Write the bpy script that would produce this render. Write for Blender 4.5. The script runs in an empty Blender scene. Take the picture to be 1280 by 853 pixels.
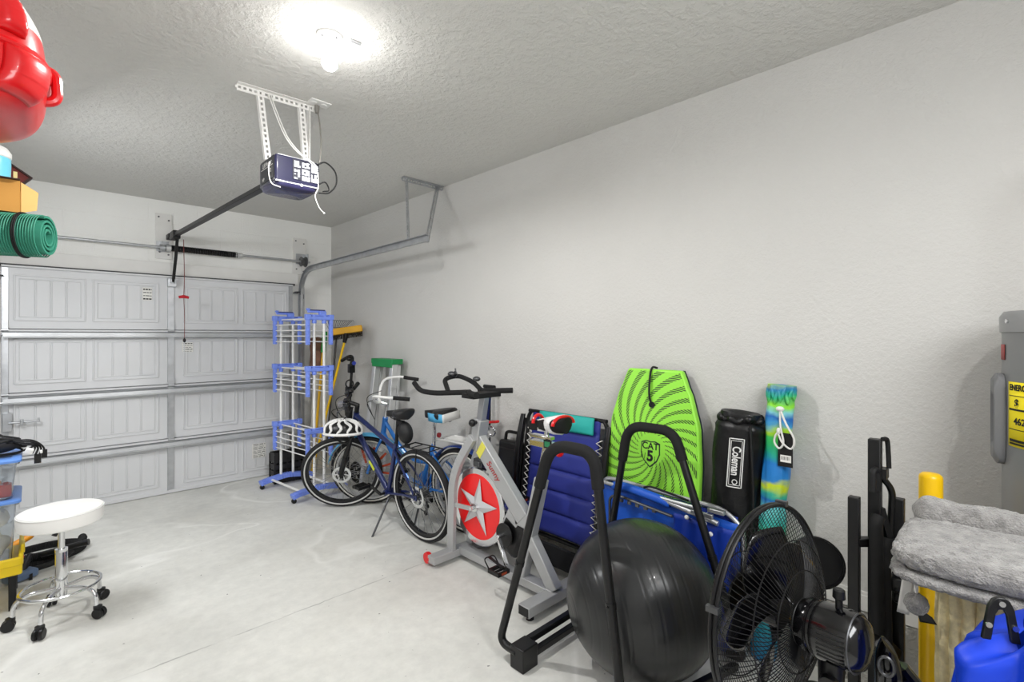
import bpy, bmesh, math, random
from mathutils import Vector, Matrix, Euler, noise
random.seed(7)
PI = math.pi
SC = bpy.context.scene
COL = SC.collection
V = Vector

# ------------------------------------------------------------------ materials
def lin(c):
    out = []
    for v in c[:3]:
        v = v / 255.0
        out.append(v / 12.92 if v <= 0.04045 else ((v + 0.055) / 1.055) ** 2.4)
    return (out[0], out[1], out[2], 1.0)

MATS = {}
def mat(name, rgb, rough=0.5, metal=0.0, var=0.06, vscale=8.0, bump=0.0, bscale=120.0, coat=0.0,
        spec=0.5, trans=0.0, ior=1.45, sheen=0.0, bdist=0.004, detail=4.0):
    if name in MATS:
        return MATS[name]
    m = bpy.data.materials.new(name)
    m.use_nodes = True
    nt = m.node_tree
    b = nt.nodes['Principled BSDF']
    b.inputs['Roughness'].default_value = rough
    b.inputs['Metallic'].default_value = metal
    b.inputs['Coat Weight'].default_value = coat
    b.inputs['Coat Roughness'].default_value = 0.08
    b.inputs['Specular IOR Level'].default_value = spec
    b.inputs['Transmission Weight'].default_value = trans
    b.inputs['IOR'].default_value = ior
    b.inputs['Sheen Weight'].default_value = sheen
    tc = nt.nodes.new('ShaderNodeTexCoord')
    no = nt.nodes.new('ShaderNodeTexNoise')
    no.inputs['Scale'].default_value = vscale
    no.inputs['Detail'].default_value = detail
    nt.links.new(tc.outputs['Object'], no.inputs['Vector'])
    c = lin(rgb)
    rp = nt.nodes.new('ShaderNodeValToRGB')
    rp.color_ramp.elements[0].position = 0.3
    rp.color_ramp.elements[1].position = 0.7
    rp.color_ramp.elements[0].color = tuple(x * (1 - var) for x in c[:3]) + (1,)
    rp.color_ramp.elements[1].color = tuple(min(1, x * (1 + var)) for x in c[:3]) + (1,)
    nt.links.new(no.outputs['Fac'], rp.inputs['Fac'])
    nt.links.new(rp.outputs['Color'], b.inputs['Base Color'])
    if bump > 0:
        n2 = nt.nodes.new('ShaderNodeTexNoise')
        n2.inputs['Scale'].default_value = bscale
        n2.inputs['Detail'].default_value = 3.0
        nt.links.new(tc.outputs['Object'], n2.inputs['Vector'])
        bp = nt.nodes.new('ShaderNodeBump')
        bp.inputs['Strength'].default_value = bump
        bp.inputs['Distance'].default_value = bdist
        nt.links.new(n2.outputs['Fac'], bp.inputs['Height'])
        nt.links.new(bp.outputs['Normal'], b.inputs['Normal'])
    MATS[name] = m
    return m

def nodes(m):
    return m.node_tree, m.node_tree.nodes, m.node_tree.links

black_steel = mat('black_steel', (15, 15, 16), 0.42, 0.0, 0.1, bump=0.05)
black_foam = mat('black_foam', (15, 15, 16), 0.8, 0, 0.15, 30, bump=0.3, bscale=300, bdist=0.001)
black_plastic = mat('black_plastic', (13, 13, 15), 0.36, 0, 0.1)
black_gloss = mat('black_gloss', (5, 5, 7), 0.14, 0, 0.05, coat=0.5)
black_rubber = mat('black_rubber', (15, 15, 16), 0.7, 0, 0.15, bump=0.1)
chrome = mat('chrome', (225, 226, 228), 0.12, 1.0, 0.02)
steel = mat('galvanised_steel', (190, 192, 195), 0.38, 0.85, 0.12, 14, bump=0.05)
darksteel = mat('dark_steel', (95, 96, 98), 0.4, 0.8, 0.15)
alu = mat('brushed_aluminium', (208, 209, 209), 0.42, 0.6, 0.06)
white_paint = mat('white_paint', (226, 225, 222), 0.5, 0, 0.03)
white_plastic = mat('white_plastic', (232, 232, 230), 0.35, 0, 0.02)
white_cord = mat('white_cord', (225, 224, 220), 0.7, 0, 0.05)
yellow = mat('yellow_paint', (244, 196, 18), 0.4, 0, 0.05)
red_pl = mat('red_plastic', (214, 20, 26), 0.3, 0, 0.05, coat=0.3)

# ------------------------------------------------------------------ mesh builder
def catmull(pts, n=6, closed=False):
    pts = [V(p) for p in pts]
    out = []
    N = len(pts)
    rng = range(N if closed else N - 1)
    for i in rng:
        if closed:
            p0, p1, p2, p3 = pts[(i - 1) % N], pts[i], pts[(i + 1) % N], pts[(i + 2) % N]
        else:
            p0 = pts[i - 1] if i > 0 else pts[0] * 2 - pts[1]
            p1, p2 = pts[i], pts[i + 1]
            p3 = pts[i + 2] if i + 2 < N else pts[-1] * 2 - pts[-2]
        for k in range(n):
            t = k / n
            out.append(0.5 * ((2 * p1) + (p2 - p0) * t + (2 * p0 - 5 * p1 + 4 * p2 - p3) * t * t
                              + (3 * p1 - p0 - 3 * p2 + p3) * t ** 3))
    if not closed:
        out.append(pts[-1])
    return out

def fillet(pts, r, n=6):
    """polyline with rounded corners of radius-ish r"""
    pts = [V(p) for p in pts]
    out = [pts[0]]
    for i in range(1, len(pts) - 1):
        a, b, c = pts[i - 1], pts[i], pts[i + 1]
        d1, d2 = (a - b), (c - b)
        t = min(r, d1.length * 0.49, d2.length * 0.49)
        s, e = b + d1.normalized() * t, b + d2.normalized() * t
        for k in range(n + 1):
            u = k / n
            out.append(s * (1 - u) ** 2 + b * 2 * u * (1 - u) + e * u * u)
    out.append(pts[-1])
    return out

def basis(d):
    d = V(d).normalized()
    u = d.orthogonal().normalized() if abs(d.z) > 0.95 else d.cross(V((0, 0, 1))).normalized()
    return u, d.cross(u).normalized(), d

class MB:
    def __init__(self, T=None):
        self.bm = bmesh.new()
        self.T = T
    def _v(self, p):
        p = V(p)
        if self.T is not None:
            p = self.T @ p
        return self.bm.verts.new(p)
    def _f(self, vs):
        try:
            return self.bm.faces.new(vs)
        except ValueError:
            return None
    def grid(self, rows, close_u=False, close_v=False):
        vs = [[self._v(p) for p in r] for r in rows]
        R = len(vs); Cn = len(vs[0])
        for i in range(R if close_v else R - 1):
            for j in range(Cn if close_u else Cn - 1):
                a, b = vs[i][j], vs[i][(j + 1) % Cn]
                c, d = vs[(i + 1) % R][(j + 1) % Cn], vs[(i + 1) % R][j]
                self._f((a, b, c, d))
        return vs
    def box(self, c, s, rot=None):
        c = V(c); s = V(s) / 2
        Rm = rot if rot is not None else Matrix.Identity(3)
        if isinstance(Rm, Euler): Rm = Rm.to_matrix()
        vs = [self._v(c + Rm @ V((x * s.x, y * s.y, z * s.z))) for x in (-1, 1) for y in (-1, 1) for z in (-1, 1)]
        for f in ((0, 1, 3, 2), (4, 6, 7, 5), (0, 4, 5, 1), (2, 3, 7, 6), (0, 2, 6, 4), (1, 5, 7, 3)):
            self._f([vs[i] for i in f])
        return self
    def bar(self, p0, p1, w, t, up=(0, 0, 1)):
        """rectangular bar from p0 to p1: w along (up x d), t along up"""
        p0, p1 = V(p0), V(p1)
        d = (p1 - p0); L = d.length; d.normalize()
        up = V(up)
        if abs(d.dot(up.normalized())) > 0.98: up = V((1, 0, 0)) if abs(d.x) < 0.9 else V((0, 1, 0))
        s = up.cross(d).normalized(); u = d.cross(s).normalized()
        Rm = Matrix((d, s, u)).transposed()
        return self.box((p0 + p1) / 2, (L, w, t), Rm)
    def tube(self, pts, r, n=8, closed=False, caps=True):
        pts = [V(p) for p in pts]
        N = len(pts)
        rr = r if isinstance(r, (list, tuple)) else [r] * N
        tang = []
        for i in range(N):
            if closed: t = pts[(i + 1) % N] - pts[i - 1]
            else: t = pts[min(i + 1, N - 1)] - pts[max(i - 1, 0)]
            tang.append(t.normalized() if t.length > 1e-9 else V((0, 0, 1)))
        u = tang[0].orthogonal().normalized()
        rings = []
        for i in range(N):
            t = tang[i]
            u = (u - t * u.dot(t))
            u = u.normalized() if u.length > 1e-6 else t.orthogonal().normalized()
            w = t.cross(u)
            rings.append([pts[i] + (u * math.cos(a) + w * math.sin(a)) * rr[i] for a in [2 * PI * k / n for k in range(n)]])
        vs = self.grid(rings, close_u=True, close_v=closed)
        if caps and not closed:
            self._f(vs[0][::-1]); self._f(vs[-1])
        return self
    def cyl(self, p0, p1, r0, r1=None, n=16, caps=True):
        return self.tube([p0, p1], [r0, r0 if r1 is None else r1], n, caps=caps)
    def lathe(self, prof, c=(0, 0, 0), axis=(0, 0, 1), n=32, cap=True, arc=None):
        c = V(c); u, w, d = basis(axis)
        rings = []
        for r, h in prof:
            rings.append([c + d * h + (u * math.cos(2 * PI * k / n) + w * math.sin(2 * PI * k / n)) * max(r, 1e-5) for k in range(n)])
        vs = self.grid(rings, close_u=True)
        if cap:
            if prof[0][0] > 1e-4: self._f(vs[0][::-1])
            if prof[-1][0] > 1e-4: self._f(vs[-1])
        return self
    def torus(self, c, axis, R, r, n=40, m=8):
        u, w, d = basis(axis); c = V(c)
        return self.tube([c + (u * math.cos(2 * PI * k / n) + w * math.sin(2 * PI * k / n)) * R for k in range(n)], r, m, closed=True)
    def ellip(self, c, rad, n=20, m=12, rot=None):
        c = V(c); Rm = rot if rot is not None else Matrix.Identity(3)
        if isinstance(Rm, Euler): Rm = Rm.to_matrix()
        rows = []
        for i in range(m + 1):
            th = PI * (i / m)
            s = max(math.sin(th), 1e-4)
            rows.append([c + Rm @ V((rad[0] * s * math.cos(2 * PI * k / n), rad[1] * s * math.sin(2 * PI * k / n), -rad[2] * math.cos(th))) for k in range(n)])
        self.grid(rows, close_u=True)
        return self
    def prism(self, poly, o, ux, uy, t):
        """polygon in plane (o,ux,uy) extruded by t along ux x uy, centred"""
        o, ux, uy = V(o), V(ux).normalized(), V(uy).normalized()
        nz = ux.cross(uy).normalized()
        A = [self._v(o + ux * x + uy * y - nz * t / 2) for x, y in poly]
        B = [self._v(o + ux * x + uy * y + nz * t / 2) for x, y in poly]
        self._f(A[::-1]); self._f(B)
        N = len(poly)
        for i in range(N):
            self._f((A[i], A[(i + 1) % N], B[(i + 1) % N], B[i]))
        return self
    def sheet(self, f, nu, nv, t=0.0):
        """surface f(u,v); thickness is left to a solidify modifier"""
        self.grid([[f(i / nu, j / nv) for i in range(nu + 1)] for j in range(nv + 1)])
        return self
    def build(self, name, m, parent=None, bevel=0.0, smooth=35, solid=0.0, subd=0, local=False, origin=None, seg=2):
        bm = self.bm
        if parent is not None and not local:
            bm.transform(WM[parent.name].inverted())
        elif parent is None and origin is not None:
            bm.transform(Matrix.Translation(-V(origin)))
        bmesh.ops.remove_doubles(bm, verts=bm.verts, dist=1e-6)
        bmesh.ops.recalc_face_normals(bm, faces=bm.faces)
        me = bpy.data.meshes.new(name)
        bm.to_mesh(me); bm.free()
        me.materials.append(m)
        if smooth:
            for p in me.polygons: p.use_smooth = True
            me.set_sharp_from_angle(angle=math.radians(smooth))
        o = bpy.data.objects.new(name, me)
        COL.objects.link(o)
        if parent is not None:
            o.parent = parent
            WM[o.name] = WM[parent.name]
        else:
            if origin is not None: o.location = V(origin)
            WM[o.name] = Matrix.Translation(V(origin) if origin is not None else V((0, 0, 0)))
        if solid:
            md = o.modifiers.new('solid', 'SOLIDIFY'); md.thickness = solid; md.offset = 0
        if bevel:
            md = o.modifiers.new('bevel', 'BEVEL'); md.width = bevel; md.segments = seg; md.limit_method = 'ANGLE'
            md.angle_limit = math.radians(40)
        if subd:
            md = o.modifiers.new('sub', 'SUBSURF'); md.levels = subd; md.render_levels = subd
        return o

WM = {}
def tag(o, label, cat, group=None, kind=None):
    if label: o['label'] = label
    if cat: o['category'] = cat
    if group: o['group'] = group
    if kind: o['kind'] = kind
    return o
def thing(name, label, cat, loc=(0, 0, 0), rot=None, group=None):
    o = bpy.data.objects.new(name, None)
    COL.objects.link(o)
    o.empty_display_size = 0.1
    R = (rot.to_matrix() if isinstance(rot, Euler) else rot).to_4x4() if rot is not None else Matrix.Identity(4)
    Mx = Matrix.Translation(V(loc)) @ R
    o.matrix_world = Mx
    WM[o.name] = Mx
    return tag(o, label, cat, group)
def struct(o, label=None):
    o['kind'] = 'structure'
    if label: o['label'] = label
    return o
def part_label(o, l):
    o['label'] = l; return o

def text(name, s, size, m, parent, Mx, extrude=0.0006, align='CENTER', warp=None, shear=0.0, bold=0.0, sx=1.0):
    cu = bpy.data.curves.new('txt', 'FONT')
    cu.body = s; cu.size = size; cu.align_x = align; cu.align_y = 'CENTER'
    cu.extrude = extrude; cu.shear = shear; cu.offset = bold
    to = bpy.data.objects.new('txt', cu)
    COL.objects.link(to)
    dg = bpy.context.evaluated_depsgraph_get(); dg.update()
    me = bpy.data.meshes.new_from_object(to.evaluated_get(dg))
    bpy.data.objects.remove(to); bpy.data.curves.remove(cu)
    for v in me.vertices:
        p = V((v.co.x * sx, v.co.y, v.co.z))
        v.co = WM[parent.name].inverted() @ (warp(p) if warp else Mx @ p)
    me.name = name
    me.materials.clear(); me.materials.append(m)
    o = bpy.data.objects.new(name, me)
    COL.objects.link(o); o.parent = parent; WM[o.name] = WM[parent.name]
    return o
def frame(o, x, y):
    x, y = V(x).normalized(), V(y).normalized(); z = x.cross(y)
    Mx = Matrix((x, y, z)).transposed().to_4x4(); Mx.translation = V(o)
    return Mx

# ------------------------------------------------------------------ room
XL, XR, YB, YF, ZC = -0.66, 2.61, -1.05, 5.80, 2.85

def wall_mat(name, rgb, bscale, bstr, bdist, block=False):
    m = mat(name, rgb, 0.75, 0, 0.02, 2.0, spec=0.3)
    nt, ns, ls = nodes(m)
    b = ns['Principled BSDF']
    tc = next(n for n in ns if n.type == 'TEX_COORD')
    n2 = ns.new('ShaderNodeTexNoise'); n2.inputs['Scale'].default_value = bscale; n2.inputs['Detail'].default_value = 5
    n2.inputs['Roughness'].default_value = 0.6
    ls.new(tc.outputs['Object'], n2.inputs['Vector'])
    rp = ns.new('ShaderNodeValToRGB'); rp.color_ramp.elements[0].position = 0.42; rp.color_ramp.elements[1].position = 0.62
    ls.new(n2.outputs['Fac'], rp.inputs['Fac'])
    bp = ns.new('ShaderNodeBump'); bp.inputs['Strength'].default_value = bstr; bp.inputs['Distance'].default_value = bdist
    ls.new(rp.outputs['Color'], bp.inputs['Height'])
    last = bp
    if block:
        sep = ns.new('ShaderNodeSeparateXYZ'); cmb = ns.new('ShaderNodeCombineXYZ')
        ls.new(tc.outputs['Object'], sep.inputs[0])
        ls.new(sep.outputs['X'], cmb.inputs['X']); ls.new(sep.outputs['Z'], cmb.inputs['Y'])
        br = ns.new('ShaderNodeTexBrick')
        br.inputs['Scale'].default_value = 1.0
        br.inputs['Brick Width'].default_value = 0.406; br.inputs['Row Height'].default_value = 0.203
        br.inputs['Mortar Size'].default_value = 0.006; br.inputs['Mortar Smooth'].default_value = 0.6
        br.offset = 0.5
        ls.new(cmb.outputs[0], br.inputs['Vector'])
        b2 = ns.new('ShaderNodeBump'); b2.invert = True
        b2.inputs['Strength'].default_value = 0.35; b2.inputs['Distance'].default_value = 0.006
        ls.new(br.outputs['Fac'], b2.inputs['Height']); ls.new(bp.outputs['Normal'], b2.inputs['Normal'])
        last = b2
    ls.new(last.outputs['Normal'], b.inputs['Normal'])
    return m
wall_paint = wall_mat('wall_paint', (198, 197, 194), 55, 0.35, 0.004)
block_paint = wall_mat('block_wall_paint', (240, 240, 237), 80, 0.25, 0.004, True)
ceil_paint = wall_mat('ceiling_texture', (208, 207, 203), 30, 0.45, 0.007)
stem_conc = wall_mat('rough_painted_concrete', (203, 202, 196), 60, 0.8, 0.012)

floor_m = mat('concrete_floor', (176, 173, 167), 0.62, 0, 0.0, 1.5)
def floor_nodes():
    nt, ns, ls = nodes(floor_m)
    b = ns['Principled BSDF']
    tc = next(n for n in ns if n.type == 'TEX_COORD')
    def nz(scale, det, rough=0.55, dist=0.0):
        n = ns.new('ShaderNodeTexNoise'); n.inputs['Scale'].default_value = scale; n.inputs['Detail'].default_value = det
        n.inputs['Roughness'].default_value = rough; n.inputs['Distortion'].default_value = dist
        ls.new(tc.outputs['Object'], n.inputs['Vector']); return n
    def ramp(src, stops):
        r = ns.new('ShaderNodeValToRGB')
        e = r.color_ramp.elements
        e[0].position, e[0].color = stops[0][0], stops[0][1]
        e[1].position, e[1].color = stops[-1][0], stops[-1][1]
        for p, c in stops[1:-1]:
            x = e.new(p); x.color = c
        ls.new(src, r.inputs['Fac']); return r
    def mix(kind, fac, a, bb):
        n = ns.new('ShaderNodeMix'); n.data_type = 'RGBA'; n.blend_type = kind
        if isinstance(fac, float): n.inputs[0].default_value = fac
        else: ls.new(fac, n.inputs[0])
        for s, k in ((a, 6), (bb, 7)):
            if isinstance(s, tuple): n.inputs[k].default_value = s
            else: ls.new(s, n.inputs[k])
        return n.outputs[2]
    g = lambda v: lin((v, v, v * 0.985))
    base = ramp(nz(1.3, 6).outputs['Fac'], [(0.3, g(212)), (0.5, g(227)), (0.72, g(235))])
    fine = ramp(nz(14, 8, 0.7).outputs['Fac'], [(0.3, g(222)), (0.7, g(255))])
    c = mix('MULTIPLY', 0.55, base.outputs['Color'], fine.outputs['Color'])
    # pale tide lines left by dried water
    w = 0.012
    tide = ramp(nz(0.62, 3.0, 0.5, 0.6).outputs['Fac'], [(0.0, (0, 0, 0, 1)), (0.497, (0, 0, 0, 1)), (0.512, (1, 1, 1, 1)), (0.524, (0, 0, 0, 1)), (1.0, (0, 0, 0, 1))])
    brk = ramp(nz(2.2, 4).outputs['Fac'], [(0.36, (0, 0, 0, 1)), (0.52, (0.62, 0.62, 0.62, 1))])
    tm = mix('MULTIPLY', 1.0, tide.outputs['Color'], brk.outputs['Color'])
    c = mix('MIX', tm, c, g(246))
    # small dark specks
    sp = ramp(nz(26, 2).outputs['Fac'], [(0.0, (1, 1, 1, 1)), (0.235, (1, 1, 1, 1)), (0.255, (0, 0, 0, 1)), (1.0, (0, 0, 0, 1))])
    c = mix('MIX', sp.outputs['Color'], c, g(120))
    # broom-brown soiling near the door
    so = ramp(nz(0.9, 5).outputs['Fac'], [(0.5, (0, 0, 0, 1)), (0.75, (0.4, 0.4, 0.4, 1))])
    c = mix('MIX', so.outputs['Color'], c, lin((190, 186, 176)))
    # saw-cut control joint across the slab
    sep = ns.new('ShaderNodeSeparateXYZ'); ls.new(tc.outputs['Object'], sep.inputs[0])
    ad = ns.new('ShaderNodeMath'); ad.operation = 'MULTIPLY_ADD'
    jn = nz(9, 3)
    ad.inputs[1].default_value = 0.03; ls.new(jn.outputs['Fac'], ad.inputs[0]); ls.new(sep.outputs['Y'], ad.inputs[2])
    sb = ns.new('ShaderNodeMath'); sb.operation = 'SUBTRACT'; sb.inputs[1].default_value = 2.797; ls.new(ad.outputs[0], sb.inputs[0])
    ab = ns.new('ShaderNodeMath'); ab.operation = 'ABSOLUTE'; ls.new(sb.outputs[0], ab.inputs[0])
    jr = ramp(ab.outputs[0], [(0.0, (0.7, 0.7, 0.7, 1)), (0.0025, (0.5, 0.5, 0.5, 1)), (0.005, (0, 0, 0, 1)), (1.0, (0, 0, 0, 1))])
    jb = mix('MULTIPLY', 1.0, jr.outputs['Color'], ramp(nz(5, 2).outputs['Fac'], [(0.4, (0.1, 0.1, 0.1, 1)), (0.6, (1, 1, 1, 1))]).outputs['Color'])
    c = mix('MIX', jb, c, g(105))
    ls.new(c, b.inputs['Base Color'])
    bp = ns.new('ShaderNodeBump'); bp.inputs['Strength'].default_value = 0.12; bp.inputs['Distance'].default_value = 0.003
    ls.new(nz(60, 6).outputs['Fac'], bp.inputs['Height']); ls.new(bp.outputs['Normal'], b.inputs['Normal'])
floor_nodes()

T_ = 0.12
def slab(name, lo, hi, m):
    lo, hi = V(lo), V(hi)
    return struct(MB().box((lo + hi) / 2, hi - lo).build(name, m, smooth=0))
slab('floor', (XL - T_, YB - T_, -0.15), (XR + T_, YF + T_, 0), floor_m)
slab('ceiling', (XL - T_, YB - T_, ZC), (XR + T_, YF + T_, ZC + 0.12), ceil_paint)
slab('wall_right', (XR, YB - T_, 0), (XR + T_, YF + T_, ZC), wall_paint)
slab('wall_left', (XL - T_, YB - T_, 0), (XL, YF + T_, ZC), wall_paint)
slab('wall_front', (XL, YF, 0), (XR, YF + T_, ZC), block_paint)
slab('wall_back', (XL, YB - T_, 0), (XR, YB, ZC), wall_paint)
# raised baseboard and the rough stem wall below it on the right
o = MB().box((XR - 0.007, (YB + YF) / 2, 0.365), (0.014, YF - YB, 0.07)).box((XR - 0.005, (YB + YF) / 2, 0.407), (0.010, YF - YB, 0.016)).build('baseboard_right', white_paint, bevel=0.003)
struct(o)
o = MB().box((XR - 0.004, (YB + YF) / 2, 0.163), (0.008, YF - YB, 0.326)).build('trim_1', stem_conc, smooth=0)
struct(o, 'rough concrete stem wall below the baseboard')
# header board over the garage door
o = MB().box((0.98, YF - 0.015, 2.185), (2.45, 0.03, 0.125)).build('trim_2', white_paint, bevel=0.003)
struct(o, 'white header board above the garage door')
o = MB().box((0.98, YF - 0.03, 2.116), (2.36, 0.05, 0.020)).build('trim_3', mat('weather_strip', (62, 62, 63), 0.6))
struct(o, 'dark weather strip along the top of the garage door')

# ------------------------------------------------------------------ garage door
door_paint = mat('door_paint', (214, 215, 217), 0.45, 0, 0.02, 3)
label_white = mat('paper_label', (232, 231, 226), 0.7, 0, 0.02)
ink = mat('black_ink', (25, 25, 28), 0.7)
DX0, DX1, DYF = -0.17, 2.13, 5.745     # inner face of the door at Y = DYF
gd = bpy.data.objects.new('door_1', None); COL.objects.link(gd); gd.location = (0.98, DYF, 0); WM['door_1'] = Matrix.Translation((0.98, DYF, 0))
struct(gd, 'white four-section garage door closed across the end of the garage')
SH = 0.5275
panelx = [(-0.095, 0.345), (0.40, 0.875), (1.085, 1.56), (1.615, 2.06)]
for k in range(4):
    z0 = 0.006 + k * SH
    d = MB()
    d.box((0.98, DYF + 0.02, z0 + SH / 2), (DX1 - DX0, 0.04, SH - 0.006))
    for a, b in panelx:
        lo, hi = z0 + 0.075, z0 + 0.445
        fr = fillet
        ring = [(a, DYF, lo), (b, DYF, lo), (b, DYF, hi), (a, DYF, hi)]
        for i in range(4):
            d.bar(ring[i], ring[(i + 1) % 4], 0.012, 0.018, (0, 1, 0))
        i2 = 0.028
        ring = [(a + i2, DYF, lo + i2), (b - i2, DYF, lo + i2), (b - i2, DYF, hi - i2), (a + i2, DYF, hi - i2)]
        for i in range(4):
            d.bar(ring[i], ring[(i + 1) % 4], 0.008, 0.012, (0, 1, 0))
        for j in range(1, 4):
            x = a + i2 + (b - a - 2 * i2) * j / 4
            d.bar((x - 0.005, DYF, lo + i2), (x - 0.005, DYF, hi - i2), 0.006, 0.011, (0, 1, 0))
            d.bar((x + 0.007, DYF, lo + i2), (x + 0.007, DYF, hi - i2), 0.005, 0.008, (0, 1, 0))
    # rolled lips along the section joints
    d.box((0.98, DYF - 0.012, z0 + SH - 0.012), (DX1 - DX0, 0.030, 0.016))
    if k == 0: d.box((0.98, DYF - 0.006, z0 + 0.014), (DX1 - DX0, 0.016, 0.03))
    sec = d.build('door_section', door_paint, gd, bevel=0.002, seg=1)
# reinforcing struts (hat channels)
for zc in (0.505, 1.025, 1.565):
    s = MB()
    pr = [(0, 0.012), (-0.006, 0.012), (-0.010, 0.004), (-0.050, -0.006), (-0.054, -0.036), (-0.064, -0.038), (-0.064, -0.048), (-0.050, -0.048), (-0.044, -0.012), (0, -0.002)]
    s.prism([(y, z) for y, z in pr], ((DX0 + DX1) / 2, DYF, zc), (0, 1, 0), (0, 0, 1), DX1 - DX0 - 0.02)
    s.build('strut', mat('pale_galvanised', (186, 188, 190), 0.42, 0.5, 0.08), gd, smooth=20)
hinge_m = steel
for x, w in ((0.975, 0.055), (DX1 - 0.022, 0.04), (DX0 + 0.022, 0.04)):
    s = MB()
    for k in range(4):
        z0 = 0.006 + k * SH
        s.box((x, DYF - 0.006, z0 + SH / 2), (w, 0.012, SH - 0.05))
        s.box((x - w / 2 + 0.003, DYF - 0.011, z0 + SH / 2), (0.006, 0.016, SH - 0.05))
    s.build('stile', steel, gd, bevel=0.001, seg=1)
    for k in range(1, 4):
        z = 0.006 + k * SH
        h = MB().box((x, DYF - 0.024, z + 0.03), (w * 0.9, 0.005, 0.075)).box((x, DYF - 0.024, z - 0.055), (w * 0.9, 0.005, 0.06))
        h.cyl((x - w / 2, DYF - 0.031, z - 0.008), (x + w / 2, DYF - 0.031, z - 0.008), 0.009, n=10)
        for dx in (-0.3, 0.3):
            for dz in (0.05, -0.07):
                h.cyl((x + dx * w, DYF - 0.024, z + dz), (x + dx * w, DYF - 0.031, z + dz), 0.006, n=6)
        h.build('hinge', steel, gd)
# slide latch at the left edge
la = MB().box((-0.135, DYF - 0.03, 0.83), (0.055, 0.03, 0.15)).cyl((-0.13, DYF - 0.055, 0.825), (0.055, DYF - 0.055, 0.825), 0.008, n=10)
la.box((-0.05, DYF - 0.045, 0.825), (0.02, 0.045, 0.04)).box((0.05, DYF - 0.055, 0.832), (0.012, 0.014, 0.035))
la.build('latch', steel, gd, bevel=0.002)
# opener arm bracket at the top of the centre stile
MB().box((0.98, DYF - 0.03, 2.045), (0.07, 0.04, 0.075)).box((0.965, DYF - 0.07, 2.06), (0.008, 0.07, 0.04)).box((0.995, DYF - 0.07, 2.06), (0.008, 0.07, 0.04)).build('arm_bracket', steel, gd, bevel=0.002)
def sticker(x, z, w, h, rows, name='sticker'):
    s = MB().box((x, DYF - 0.0065, z), (w, 0.001, h)).build(name, label_white, gd, smooth=0)
    t = MB()
    rr = random.Random(int(x * 100))
    for r in range(rows):
        zz = z + h / 2 - h * (r + 0.6) / rows
        x0 = x - w * 0.42
        while x0 < x + w * 0.38:
            l = rr.uniform(0.15, 0.4) * w
            l = min(l, x + w * 0.44 - x0)
            t.box((x0 + l / 2, DYF - 0.0074, zz), (l, 0.0006, h / rows * (0.42 if r % 3 == 0 else 0.22)))
            x0 += l + w * 0.06
    t.build('printing', ink, s, smooth=0)
sticker(0.79, 1.93, 0.075, 0.12, 4)
sticker(1.775, 0.285, 0.14, 0.155, 11)
sticker(1.115, 1.42, 0.09, 0.095, 5, 'warning_sticker')

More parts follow.
